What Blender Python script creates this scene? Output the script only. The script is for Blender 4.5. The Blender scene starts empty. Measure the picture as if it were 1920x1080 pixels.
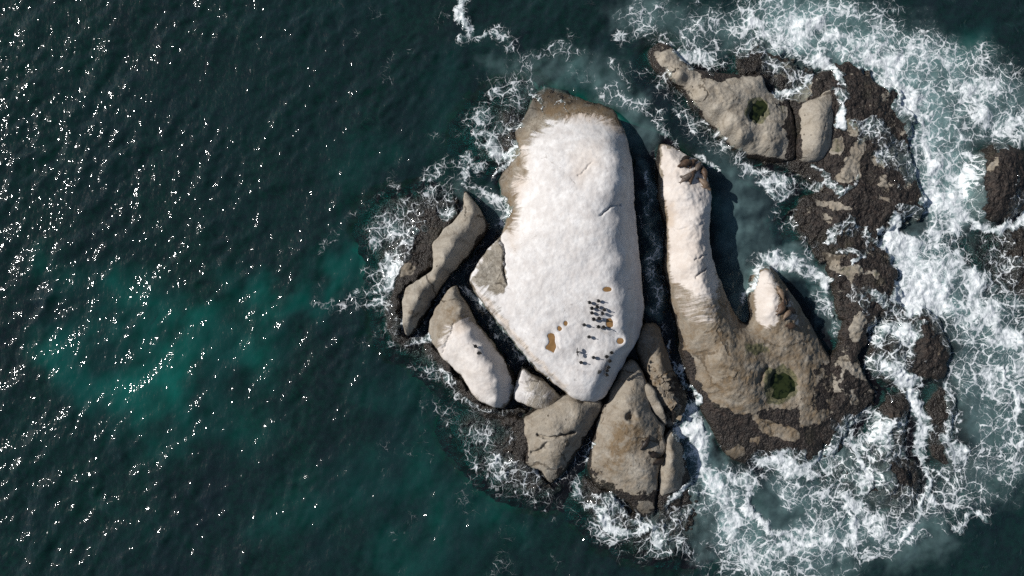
import bpy, bmesh, math, random
import numpy as np
from mathutils import Matrix, Vector

# ------------------------------------------------------------------ camera, sky, sun, exposure
scene = bpy.context.scene
COL = scene.collection
CAM_H = 65.0                      # a drone 65 m above the sea
PXM = 20.0                        # photo pixels per metre at sea level
FOC = CAM_H * PXM                 # focal length in photo pixels
TILT = math.radians(4.0)          # leans a little away from straight down
CAM_Y = -CAM_H * math.tan(TILT)
cam_data = bpy.data.cameras.new('camera')
cam_data.sensor_fit = 'HORIZONTAL'
cam_data.sensor_width = 36.0
cam_data.lens = 36.0 * FOC / 1920.0
cam_data.clip_end = 20000.0
cam = bpy.data.objects.new('camera', cam_data)
COL.objects.link(cam)
cam.location = (0, CAM_Y, CAM_H)
cam.rotation_euler = (TILT, 0, 0)
scene.camera = cam

SUN_EL = math.radians(35.0)
SUN_AZ = math.radians(13.0)       # how far the sun stands "above" the picture's left
sun_dir = Vector((-math.cos(SUN_AZ) * math.cos(SUN_EL), math.sin(SUN_AZ) * math.cos(SUN_EL), math.sin(SUN_EL)))
sun_data = bpy.data.lights.new('sun', 'SUN')
sun_data.energy = 5.0
sun_data.angle = math.radians(0.53)
sun_data.color = (1.0, 0.975, 0.945)
sun = bpy.data.objects.new('sun', sun_data)
COL.objects.link(sun)
sun.rotation_euler = sun_dir.to_track_quat('Z', 'Y').to_euler()

world = bpy.data.worlds.new('World')
scene.world = world
world.use_nodes = True
wn = world.node_tree
bg = wn.nodes['Background']
sky = wn.nodes.new('ShaderNodeTexSky')
sky.sky_type = 'NISHITA'
sky.sun_disc = False
sky.sun_elevation = SUN_EL
sky.sun_rotation = math.atan2(sun_dir.x, sun_dir.y)
sky.altitude = 10
wn.links.new(sky.outputs[0], bg.inputs[0])
bg.inputs[1].default_value = 0.07

scene.view_settings.view_transform = 'Standard'
scene.view_settings.look = 'None'
scene.view_settings.exposure = 0.0
scene.view_settings.gamma = 1.0
scene.view_settings.use_curve_mapping = False
scene.cycles.max_bounces = 4
scene.cycles.diffuse_bounces = 2
scene.cycles.glossy_bounces = 1
scene.cycles.transparent_max_bounces = 10
scene.cycles.caustics_reflective = False
scene.cycles.caustics_refractive = False
scene.cycles.use_denoising = False
scene.cycles.use_adaptive_sampling = False

# ------------------------------------------------------------------ projection helpers (photo pixel <-> place)
ct, st = math.cos(TILT), math.sin(TILT)

def to_world(px, py, z=0.0):
    """where the ray through a photo pixel meets the height z"""
    u = (np.asarray(px, float) - 960.0) / FOC
    v = (540.0 - np.asarray(py, float)) / FOC
    dx, dy, dz = u, v * ct + st, v * st - ct
    t = (np.asarray(z, float) - CAM_H) / dz
    return dx * t, CAM_Y + dy * t

def to_px(x, y, z):
    rx, ry, rz = x, y - CAM_Y, z - CAM_H
    yc = ry * ct + rz * st
    zc = -ry * st + rz * ct
    return 960.0 + FOC * rx / -zc, 540.0 - FOC * yc / -zc

# ------------------------------------------------------------------ noise
_rs = np.random.RandomState(7)
_PERM = _rs.permutation(512).astype(np.int64)
_GA = _rs.rand(512) * 2 * np.pi

def gnoise(x, y, seed=0):
    x = np.asarray(x, float) + seed * 37.17; y = np.asarray(y, float) - seed * 11.3
    xi = np.floor(x).astype(np.int64); yi = np.floor(y).astype(np.int64)
    xf = x - xi; yf = y - yi
    u = xf * xf * xf * (xf * (xf * 6 - 15) + 10); v = yf * yf * yf * (yf * (yf * 6 - 15) + 10)
    def g(ix, iy, fx, fy):
        a = _GA[_PERM[(_PERM[ix & 511] + iy) & 511]]
        return np.cos(a) * fx + np.sin(a) * fy
    a = g(xi, yi, xf, yf); b = g(xi + 1, yi, xf - 1, yf)
    c = g(xi, yi + 1, xf, yf - 1); d = g(xi + 1, yi + 1, xf - 1, yf - 1)
    return 1.5 * ((a * (1 - u) + b * u) * (1 - v) + (c * (1 - u) + d * u) * v)

def fbm(x, y, scale, octaves=4, seed=0, gain=0.5):
    s = 0.0; a = 1.0; f = 1.0 / scale
    for o in range(octaves):
        s = s + a * gnoise(x * f, y * f, seed + o * 5)
        a *= gain; f *= 2.03
    return s

def sstep(a, b, x):
    t = np.clip((x - a) / (b - a), 0, 1)
    return t * t * (3 - 2 * t)

# ------------------------------------------------------------------ outlines
def smooth_closed(P, n=4):
    P = np.asarray(P, float); N = len(P); out = []
    for i in range(N):
        p0, p1, p2, p3 = P[i - 1], P[i], P[(i + 1) % N], P[(i + 2) % N]
        for k in range(n):
            t = k / n
            out.append(0.5 * (2 * p1 + (p2 - p0) * t + (2 * p0 - 5 * p1 + 4 * p2 - p3) * t * t + (3 * p1 - p0 - 3 * p2 + p3) * t ** 3))
    return np.array(out)

def sdf_poly(P, x, y, want_u=False):
    """signed distance to a closed outline, positive inside; also the arc length of the nearest edge point"""
    P = np.asarray(P, float); shp = x.shape; x = x.ravel(); y = y.ravel()
    best = np.full(x.shape, 1e18); inside = np.zeros(x.shape, bool); U = np.zeros(x.shape); acc = 0.0
    N = len(P)
    for i in range(N):
        ax, ay = P[i]; bx, by = P[(i + 1) % N]
        ex, ey = bx - ax, by - ay; L2 = ex * ex + ey * ey + 1e-12
        wx = x - ax; wy = y - ay
        t = np.clip((wx * ex + wy * ey) / L2, 0, 1)
        d2 = (wx - ex * t) ** 2 + (wy - ey * t) ** 2
        m = d2 < best
        best[m] = d2[m]
        L = math.sqrt(L2)
        if want_u: U[m] = acc + L * t[m]
        acc += L
        c = ((ay > y) != (by > y))
        if abs(ey) > 1e-12:
            inside ^= c & (x < (ex * (y - ay) / ey + ax))
    d = np.sqrt(best); d = np.where(inside, d, -d)
    return (d.reshape(shp), U.reshape(shp)) if want_u else d.reshape(shp)

def dist_line(P, x, y):
    best = np.full(x.shape, 1e18)
    for (ax, ay), (bx, by) in zip(P[:-1], P[1:]):
        ex, ey = bx - ax, by - ay; L2 = ex * ex + ey * ey + 1e-12
        t = np.clip(((x - ax) * ex + (y - ay) * ey) / L2, 0, 1)
        best = np.minimum(best, (x - ax - ex * t) ** 2 + (y - ay - ey * t) ** 2)
    return np.sqrt(best)

def ellipse(cx, cy, rx, ry, n=14, seed=1, wob=0.16):
    r = random.Random(seed); out = []
    ph = r.random() * 6
    for i in range(n):
        a = i / n * 2 * math.pi
        k = 1 + wob * math.sin(2 * a + ph) * 0.6 + wob * (r.random() - .5)
        out.append((cx + rx * k * math.cos(a), cy + ry * k * math.sin(a)))
    return out

# ------------------------------------------------------------------ materials
class NT:
    """small helper for node trees"""
    def __init__(self, name):
        self.mat = bpy.data.materials.new(name); self.mat.use_nodes = True
        self.t = self.mat.node_tree; self.t.nodes.clear()
        self.out = self.t.nodes.new('ShaderNodeOutputMaterial')
    def n(self, typ, **kw):
        nd = self.t.nodes.new(typ)
        for k, v in kw.items():
            if hasattr(nd, k): setattr(nd, k, v)
        return nd
    def link(self, a, b): self.t.links.new(a, b)
    def val(self, sock, v):
        if hasattr(v, 'is_linked') or hasattr(v, 'links'): self.link(v, sock)
        else: sock.default_value = v
    def math(self, op, a, b=None, c=None, clamp=False):
        nd = self.n('ShaderNodeMath', operation=op); nd.use_clamp = clamp
        for i, v in enumerate((a, b, c)):
            if v is not None: self.val(nd.inputs[i], v)
        return nd.outputs[0]
    def mix(self, f, a, b):
        nd = self.n('ShaderNodeMix'); nd.data_type = 'RGBA'
        self.val(nd.inputs['Factor'], f)
        for s, v in ((nd.inputs[6], a), (nd.inputs[7], b)):
            if isinstance(v, tuple): s.default_value = (*v, 1) if len(v) == 3 else v
            else: self.link(v, s)
        return nd.outputs[2]
    def step(self, lo, hi, x):
        nd = self.n('ShaderNodeMapRange'); nd.interpolation_type = 'SMOOTHSTEP'
        self.val(nd.inputs['Value'], x); self.val(nd.inputs['From Min'], lo); self.val(nd.inputs['From Max'], hi)
        return nd.outputs[0]
    def noise(self, vec, scale, detail=3, rough=0.55, dist=0.0, typ=None, dim='3D'):
        nd = self.n('ShaderNodeTexNoise'); nd.noise_dimensions = dim
        if typ: nd.noise_type = typ
        self.link(vec, nd.inputs['Vector'])
        nd.inputs['Scale'].default_value = scale; nd.inputs['Detail'].default_value = detail
        nd.inputs['Roughness'].default_value = rough; nd.inputs['Distortion'].default_value = dist
        return nd
    def vor(self, vec, scale, feature='DISTANCE_TO_EDGE', rand=1.0, dim='3D'):
        nd = self.n('ShaderNodeTexVoronoi'); nd.voronoi_dimensions = dim; nd.feature = feature
        self.link(vec, nd.inputs['Vector']); nd.inputs['Scale'].default_value = scale
        nd.inputs['Randomness'].default_value = rand
        return nd
    def attr(self, name):
        nd = self.n('ShaderNodeAttribute'); nd.attribute_name = name
        return nd
    def vmath(self, op, a, b=None, s=None):
        nd = self.n('ShaderNodeVectorMath', operation=op)
        for i, v in enumerate((a, b)):
            if v is None: continue
            if isinstance(v, tuple): nd.inputs[i].default_value = v
            else: self.link(v, nd.inputs[i])
        if s is not None: self.val(nd.inputs['Scale'], s)
        return nd.outputs[0]

def make_rock_material():
    m = NT('granite')
    geo = m.n('ShaderNodeNewGeometry'); P = geo.outputs['Position']
    ma = m.attr('mask_a'); sep = m.n('ShaderNodeSeparateColor'); m.link(ma.outputs['Color'], sep.inputs[0])
    guano, mussel, brown = sep.outputs[0], sep.outputs[1], sep.outputs[2]
    mb = m.attr('mask_b'); sepb = m.n('ShaderNodeSeparateColor'); m.link(mb.outputs['Color'], sepb.inputs[0])
    green, wet, pale = sepb.outputs[0], sepb.outputs[1], sepb.outputs[2]
    uv = m.attr('flow').outputs['Vector']
    n_big = m.noise(P, 0.35, 4, 0.6).outputs[0]
    n_mid = m.noise(P, 1.6, 5, 0.62).outputs[0]
    n_fine = m.noise(P, 5.0, 4, 0.72).outputs[0]
    grain = m.noise(P, 12.0, 2, 0.6).outputs[0]
    # bare granite
    c = m.mix(m.step(0.3, 0.72, n_mid), (0.155, 0.138, 0.110), (0.38, 0.35, 0.295))
    c = m.mix(m.math('MULTIPLY', m.step(0.35, 0.7, n_big), 0.5), c, (0.26, 0.215, 0.155))
    c = m.mix(m.math('MULTIPLY', m.step(0.48, 0.66, n_fine), 0.7), c, (0.09, 0.073, 0.053))
    c = m.mix(m.math('MULTIPLY', m.step(0.5, 0.68, grain), 0.45), c, (0.42, 0.375, 0.31))
    c = m.mix(m.math('MULTIPLY', pale, m.math('MULTIPLY', m.step(0.25, 0.65, n_fine), 0.8)), c, (0.45, 0.41, 0.345))
    blot = m.noise(P, 0.75, 6, 0.7, 0.6).outputs[0]
    c = m.mix(m.math('MULTIPLY', m.step(0.52, 0.66, blot), 0.45), c, (0.125, 0.102, 0.074))
    c = m.mix(m.math('MULTIPLY', m.step(0.44, 0.32, blot), 0.40), c, (0.46, 0.43, 0.375))
    run = m.noise(uv, 0.55, 4, 0.65).outputs[0]
    c = m.mix(m.math('MULTIPLY', m.step(0.52, 0.68, run), 0.40), c, (0.14, 0.112, 0.08))
    jw = m.vmath('ADD', P, m.vmath('SCALE', m.noise(P, 0.5, 4, 0.6).outputs['Color'], None, 1.6))
    joint = m.math('MULTIPLY', m.step(0.018, 0.006, m.vor(jw, 0.16).outputs['Distance']), m.step(0.45, 0.55, n_big))
    pit = m.math('MULTIPLY', m.step(0.16, 0.09, m.vor(P, 1.4, 'F1').outputs['Distance']), m.step(0.5, 0.6, n_mid))
    c = m.mix(m.math('MULTIPLY', m.math('MAXIMUM', joint, pit), 0.75), c, (0.035, 0.028, 0.02))
    # brown stain
    bn = m.math('MULTIPLY', brown, m.math('ADD', 0.35, m.math('ADD', m.math('MULTIPLY', m.step(0.38, 0.62, n_mid), 0.8), m.math('MULTIPLY', m.step(0.4, 0.6, blot), 0.7))))
    c = m.mix(m.math('MINIMUM', bn, 0.92), c, m.mix(n_fine, (0.085, 0.055, 0.028), (0.20, 0.138, 0.075)))
    # guano, streaked along the way it runs off
    st_n = m.noise(uv, 1.0, 5, 0.7).outputs[0]
    gn = m.math('ADD', m.math('MULTIPLY', m.math('SUBTRACT', st_n, 0.5), 1.5), m.math('MULTIPLY', m.math('SUBTRACT', n_fine, 0.5), 0.45))
    gmid = m.math('SUBTRACT', 1.0, m.math('ABSOLUTE', m.math('MULTIPLY', m.math('SUBTRACT', guano, 0.5), 1.6)))
    gv = m.math('ADD', guano, m.math('MULTIPLY', gn, gmid))
    gcol = m.mix(m.step(0.3, 0.75, m.noise(P, 0.8, 5, 0.65).outputs[0]), (0.52, 0.495, 0.475), (0.70, 0.688, 0.672))
    gcol = m.mix(m.math('MULTIPLY', m.step(0.5, 0.72, m.noise(P, 2.2, 6, 0.72).outputs[0]), 0.5), gcol, (0.45, 0.41, 0.38))
    gcol = m.mix(m.math('MULTIPLY', m.step(0.58, 0.7, m.noise(P, 14, 3, 0.7).outputs[0]), 0.30), gcol, (0.42, 0.385, 0.36))
    gcol = m.mix(m.math('MULTIPLY', brown, 0.75), gcol, (0.47, 0.34, 0.22))
    gcol = m.mix(m.math('MULTIPLY', m.step(0.46, 0.66, blot), 0.40), gcol, (0.47, 0.435, 0.41))
    gcol = m.mix(m.math('MULTIPLY', m.math('MULTIPLY', joint, m.step(0.5, 0.58, n_mid)), 0.5), gcol, (0.22, 0.19, 0.165))
    gfac = m.step(0.34, 0.72, gv)
    c = m.mix(m.math('MULTIPLY', gfac, 0.97), c, gcol)
    # green algae
    gr = m.step(0.4, 0.65, m.math('ADD', green, m.math('MULTIPLY', m.math('SUBTRACT', n_mid, 0.5), 0.8)))
    c = m.mix(m.math('MULTIPLY', gr, 0.85), c, m.mix(m.step(0.4, 0.6, n_fine), (0.030, 0.036, 0.014), (0.12, 0.115, 0.055)))
    # mussels and weed
    mn = m.math('ADD', m.math('MULTIPLY', m.math('SUBTRACT', m.noise(P, 0.9, 6, 0.72).outputs[0], 0.5), 1.9),
                m.math('MULTIPLY', m.math('SUBTRACT', n_fine, 0.5), 0.35))
    mv = m.math('ADD', mussel, mn)
    mfac = m.step(0.47, 0.53, mv)
    cell = m.vor(P, 6.5, 'F1'); cellc = m.n('ShaderNodeSeparateColor'); m.link(cell.outputs['Color'], cellc.inputs[0])
    mcol = m.mix(cellc.outputs[0], (0.008, 0.0065, 0.006), (0.040, 0.031, 0.025))
    mcol = m.mix(m.math('MULTIPLY', m.step(0.5, 0.7, n_mid), 0.5), mcol, (0.06, 0.040, 0.030))
    mcol = m.mix(m.math('MULTIPLY', m.math('MULTIPLY', m.step(0.58, 0.70, n_fine), m.step(0.4, 0.6, blot)), 0.75), mcol, (0.17, 0.14, 0.11))
    mcol = m.mix(m.math('MULTIPLY', m.step(0.55, 0.75, n_big), 0.4), mcol, (0.04, 0.038, 0.018))
    c = m.mix(mfac, c, mcol)
    c = m.mix(m.math('MULTIPLY', wet, 0.75), c, (0.018, 0.016, 0.012))
    bs = m.n('ShaderNodeBsdfPrincipled'); m.link(c, bs.inputs['Base Color'])
    rough = m.math('SUBTRACT', 0.9, m.math('ADD', m.math('MULTIPLY', wet, 0.35), m.math('MULTIPLY', mfac, 0.36)))
    m.link(rough, bs.inputs['Roughness']); bs.inputs['Specular IOR Level'].default_value = 0.3
    # relief
    hmus = m.math('MULTIPLY', m.math('ADD', m.math('MULTIPLY', m.math('SUBTRACT', 0.6, cell.outputs['Distance']), 0.09), m.math('MULTIPLY', n_fine, 0.07)), mfac)
    h = m.math('ADD', m.math('MULTIPLY', n_fine, m.math('SUBTRACT', 0.09, m.math('MULTIPLY', gfac, 0.072))), m.math('MULTIPLY', n_mid, m.math('SUBTRACT', 0.05, m.math('MULTIPLY', gfac, 0.035))))
    h = m.math('ADD', m.math('ADD', h, m.math('MULTIPLY', gfac, m.math('MULTIPLY', st_n, 0.014))), m.math('ADD', hmus, m.math('MULTIPLY', mfac, 0.05)))
    h = m.math('ADD', h, m.math('SUBTRACT', m.math('MULTIPLY', grain, 0.022), m.math('MULTIPLY', m.math('MULTIPLY', m.math('MAXIMUM', joint, pit), m.math('SUBTRACT', 1.0, gfac)), 0.06)))
    bp = m.n('ShaderNodeBump'); bp.inputs['Strength'].default_value = 0.8; bp.inputs['Distance'].default_value = 1.0
    m.link(h, bp.inputs['Height']); m.link(bp.outputs[0], bs.inputs['Normal'])
    m.link(bs.outputs[0], m.out.inputs[0])
    return m.mat

def make_sea_material(name, with_foam):
    m = NT(name)
    geo = m.n('ShaderNodeNewGeometry'); P = geo.outputs['Position']
    ma = m.attr('sea_a'); sep = m.n('ShaderNodeSeparateColor'); m.link(ma.outputs['Color'], sep.inputs[0])
    M, milk, spread = sep.outputs[0], sep.outputs[1], sep.outputs[2]
    T = m.attr('trans').outputs['Color']
    # ripples too small for the mesh
    rip = m.noise(m.vmath('MULTIPLY', P, (1.0, 0.7, 0)), 2.9, 1, 0.5, dim='2D').outputs[0]
    h = m.math('MULTIPLY', rip, 0.074)
    bw = m.n('ShaderNodeBump'); bw.inputs['Strength'].default_value = 1.0; bw.inputs['Distance'].default_value = 1.0
    m.link(h, bw.inputs['Height'])
    # the water body: what it scatters back plus what lies below seen through it
    deep = m.mix(spread, (0.0078, 0.0215, 0.0290), (0.0068, 0.0270, 0.0310))
    body = m.vmath('MULTIPLY', deep, m.vmath('SUBTRACT', (1, 1, 1), T))
    trc = T
    if with_foam:
        Q = m.attr('drift').outputs['Vector']          # where the eddies carried this bit of water from
        curl = m.vmath('SUBTRACT', m.noise(P, 1.1, 2, 0.5, dim='2D').outputs['Color'], (0.5, 0.5, 0.5))
        QF = m.vmath('ADD', m.vmath('ADD', m.vmath('SCALE', P, None, 0.75), m.vmath('SCALE', Q, None, 0.25)), m.vmath('ADD', m.vmath('SCALE', curl, None, 0.55), m.vmath('SCALE', m.vmath('SUBTRACT', m.noise(P, 3.4, 1, 0.5, dim='2D').outputs['Color'], (0.5, 0.5, 0.5)), None, 0.22)))
        cloud = m.noise(QF, 0.42, 5, 0.60, dim='2D').outputs[0]
        nA = m.noise(QF, 0.60, 1, 0.5, dim='2D').outputs[0]
        nB = m.noise(m.vmath('ADD', QF, (31.7, 5.1, 0)), 1.35, 1, 0.5, dim='2D').outputs[0]
        fine = m.noise(QF, 2.2, 3, 0.55, dim='2D').outputs[0]
        eV = m.vor(QF, 0.95, dim='2D').outputs['Distance']
        eW = m.vor(m.vmath('ADD', QF, (7.3, 11.9, 0)), 2.1, dim='2D').outputs['Distance']
        rA = m.math('ABSOLUTE', m.math('SUBTRACT', nA, 0.5)); rB = m.math('ABSOLUTE', m.math('SUBTRACT', nB, 0.5))
        gate = m.math('MINIMUM', m.math('MULTIPLY', M, 3.0), 1.0)
        A = m.math('ADD', M, m.math('MULTIPLY', m.math('SUBTRACT', cloud, 0.5), m.math('MULTIPLY', gate, 1.3)))
        A = m.math('MAXIMUM', A, 0.0)
        AF = m.math('MAXIMUM', m.math('ADD', A, m.math('MULTIPLY', m.math('SUBTRACT', fine, 0.5), m.math('MULTIPLY', gate, 0.40))), 0.0)
        A2 = m.math('POWER', AF, 1.15)
        f1 = m.step(0.0, 0.020, m.math('SUBTRACT', m.math('MULTIPLY', A2, 0.045), rA))
        f2 = m.step(0.0, 0.024, m.math('SUBTRACT', m.math('MULTIPLY', A2, 0.048), rB))
        f3 = m.step(0.0, 0.050, m.math('SUBTRACT', m.math('MULTIPLY', A2, 0.17), eV))
        f4 = m.step(0.0, 0.070, m.math('SUBTRACT', m.math('MULTIPLY', A2, 0.13), eW))
        fil = m.math('MAXIMUM', m.math('MAXIMUM', f1, f2), m.math('MAXIMUM', f3, m.math('MULTIPLY', f4, 0.8)))
        soft = m.step(0.56, 1.16, m.math('ADD', A, m.math('MULTIPLY', m.math('SUBTRACT', fine, 0.5), 0.55)))
        foam = m.math('SUBTRACT', 1.0, m.math('MULTIPLY', m.math('SUBTRACT', 1.0, m.math('MULTIPLY', fil, 0.78)), m.math('SUBTRACT', 1.0, m.math('MULTIPLY', soft, 0.90))))
        foam = m.math('MULTIPLY', foam, m.step(0.02, 0.10, M))
        foam = m.math('MULTIPLY', foam, m.math('ADD', 0.66, m.math('MULTIPLY', m.step(0.36, 0.60, fine), 0.34)))
        milk2 = m.math('MULTIPLY', milk, m.math('ADD', 0.80, m.math('MULTIPLY', m.math('SUBTRACT', cloud, 0.5), 1.6)), clamp=True)
        milk2 = m.math('MAXIMUM', milk2, m.math('MULTIPLY', m.step(0.30, 0.95, A), 0.5))
        body = m.mix(milk2, body, (0.21, 0.335, 0.33))
        trc = m.mix(milk2, T, (0.0, 0.0, 0.0))
        hf = m.math('ADD', h, m.math('ADD', m.math('MULTIPLY', foam, 0.03), m.math('MULTIPLY', m.math('MULTIPLY', fine, gate), 0.045)))
        bf = m.n('ShaderNodeBump'); bf.inputs['Strength'].default_value = 0.8; bf.inputs['Distance'].default_value = 1.0
        m.link(hf, bf.inputs['Height'])
    dif = m.n('ShaderNodeBsdfDiffuse'); m.link(body, dif.inputs['Color'])
    trn = m.n('ShaderNodeBsdfTransparent'); m.link(trc, trn.inputs['Color'])
    add = m.n('ShaderNodeAddShader'); m.link(dif.outputs[0], add.inputs[0]); m.link(trn.outputs[0], add.inputs[1])
    gl = m.n('ShaderNodeBsdfGlossy'); gl.inputs['Roughness'].default_value = 0.05; m.link(bw.outputs[0], gl.inputs['Normal'])
    fr = m.n('ShaderNodeFresnel'); m.link(m.math('ADD', 1.333, m.math('MULTIPLY', geo.outputs['Backfacing'], 1 / 1.333 - 1.333)), fr.inputs['IOR'])
    m.link(bw.outputs[0], fr.inputs['Normal'])
    mx = m.n('ShaderNodeMixShader'); m.link(fr.outputs[0], mx.inputs[0]); m.link(add.outputs[0], mx.inputs[1]); m.link(gl.outputs[0], mx.inputs[2])
    res = mx
    if with_foam:
        fd = m.n('ShaderNodeBsdfDiffuse'); fd.inputs['Color'].default_value = (0.78, 0.80, 0.80, 1); m.link(bf.outputs[0], fd.inputs['Normal'])
        res = m.n('ShaderNodeMixShader'); m.link(foam, res.inputs[0]); m.link(mx.outputs[0], res.inputs[1]); m.link(fd.outputs[0], res.inputs[2])
    m.link(res.outputs[0], m.out.inputs[0])
    return m.mat

def make_seabed_material():
    m = NT('seabed')
    geo = m.n('ShaderNodeNewGeometry'); P = geo.outputs['Position']
    sand = m.attr('sand').outputs['Fac']
    n = m.noise(P, 0.5, 5, 0.65).outputs[0]
    f = m.step(0.05, 1.05, m.math('ADD', sand, m.math('MULTIPLY', m.math('SUBTRACT', n, 0.5), 0.25)))
    weed = m.mix(m.step(0.3, 0.7, m.noise(P, 1.8, 5, 0.7).outputs[0]), (0.016, 0.013, 0.008), (0.07, 0.055, 0.03))
    c = m.mix(f, weed, (0.36, 0.33, 0.28))
    bs = m.n('ShaderNodeBsdfDiffuse'); m.link(c, bs.inputs['Color'])
    m.link(bs.outputs[0], m.out.inputs[0])
    return m.mat

def make_puddle_material(name, c0, c1, scale):
    m = NT(name)
    geo = m.n('ShaderNodeNewGeometry'); P = geo.outputs['Position']
    n = m.noise(P, scale, 4, 0.6).outputs[0]
    bs = m.n('ShaderNodeBsdfPrincipled')
    m.link(m.mix(m.step(0.42, 0.6, n), c0, c1), bs.inputs['Base Color'])
    bs.inputs['Roughness'].default_value = 0.06; bs.inputs['IOR'].default_value = 1.333
    b = m.n('ShaderNodeBump'); b.inputs['Distance'].default_value = 0.02; b.inputs['Strength'].default_value = 0.3
    m.link(m.noise(P, 6, 2).outputs[0], b.inputs['Height']); m.link(b.outputs[0], bs.inputs['Normal'])
    m.link(bs.outputs[0], m.out.inputs[0])
    return m.mat

def make_fur_material(name, dark, light):
    m = NT(name)
    tc = m.n('ShaderNodeTexCoord'); P = tc.outputs['Object']
    n = m.noise(P, 4.0, 4, 0.6).outputs[0]
    fine = m.noise(P, 30.0, 3, 0.6).outputs[0]
    c = m.mix(m.step(0.3, 0.7, n), dark, light)
    bs = m.n('ShaderNodeBsdfPrincipled'); m.link(c, bs.inputs['Base Color'])
    bs.inputs['Roughness'].default_value = 0.5; bs.inputs['Specular IOR Level'].default_value = 0.35
    b = m.n('ShaderNodeBump'); b.inputs['Distance'].default_value = 0.02; b.inputs['Strength'].default_value = 0.5
    m.link(fine, b.inputs['Height']); m.link(b.outputs[0], bs.inputs['Normal'])
    m.link(bs.outputs[0], m.out.inputs[0])
    return m.mat

ROCK = make_rock_material()
SEA = make_sea_material('sea_water', False)
SEA_FOAM = make_sea_material('foaming_sea_water', True)
BED = make_seabed_material()
BROWN_POOL = make_puddle_material('brown_puddle_water', (0.27, 0.155, 0.065), (0.22, 0.125, 0.05), 2.0)
GREEN_POOL = make_puddle_material('green_pool_water', (0.004, 0.007, 0.003), (0.022, 0.029, 0.010), 1.8)

# ------------------------------------------------------------------ mesh helpers
def tag(o, label, cat=None, group=None, kind=None):
    if label: o['label'] = label
    if cat: o['category'] = cat
    if group: o['group'] = group
    if kind: o['kind'] = kind
    return o

def grid_mesh(name, X, Y, Z, keep, mat, attrs, mat2=None, sel2=None):
    """a mesh from the kept cells of a regular grid"""
    ny, nx = X.shape
    idx = np.arange(nx * ny).reshape(ny, nx)
    q = np.stack([idx[:-1, :-1], idx[:-1, 1:], idx[1:, 1:], idx[1:, :-1]], -1)[keep]
    used = np.zeros(nx * ny, bool); used[q.ravel()] = True
    remap = np.cumsum(used) - 1
    q = remap[q].astype(np.int32)
    co = np.stack([X.ravel()[used], Y.ravel()[used], Z.ravel()[used]], -1).astype(np.float32)
    me = bpy.data.meshes.new(name)
    me.vertices.add(len(co)); me.vertices.foreach_set('co', co.ravel())
    me.loops.add(q.size); me.loops.foreach_set('vertex_index', q.ravel())
    me.polygons.add(len(q)); me.polygons.foreach_set('loop_start', np.arange(0, q.size, 4, dtype=np.int32))
    try: me.polygons.foreach_set('loop_total', np.full(len(q), 4, np.int32))
    except Exception: pass
    me.polygons.foreach_set('use_smooth', np.ones(len(q), bool))
    for an, (typ, arr) in attrs.items():
        a = me.attributes.new(an, typ, 'POINT')
        if typ == 'FLOAT': a.data.foreach_set('value', arr.ravel()[used].astype(np.float32))
        else:
            v = arr.reshape(nx * ny, -1)[used].astype(np.float32)
            if typ == 'FLOAT_COLOR':
                v = np.concatenate([v, np.ones((len(v), 1), np.float32)], 1)
                a.data.foreach_set('color', v.ravel())
            else: a.data.foreach_set('vector', v.ravel())
    me.update(); me.validate()
    me.materials.append(mat)
    if mat2 is not None:
        me.materials.append(mat2); me.polygons.foreach_set('material_index', sel2[keep].astype(np.int32))
    o = bpy.data.objects.new(name, me); COL.objects.link(o)
    return o

# ------------------------------------------------------------------ rocks
# brushes on the rocks, in photo pixels: (what, value, softness px, outline)
BRUSH = []
def paint(what, val, soft, poly): BRUSH.append((what, val, soft, np.asarray(poly, float)))

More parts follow.
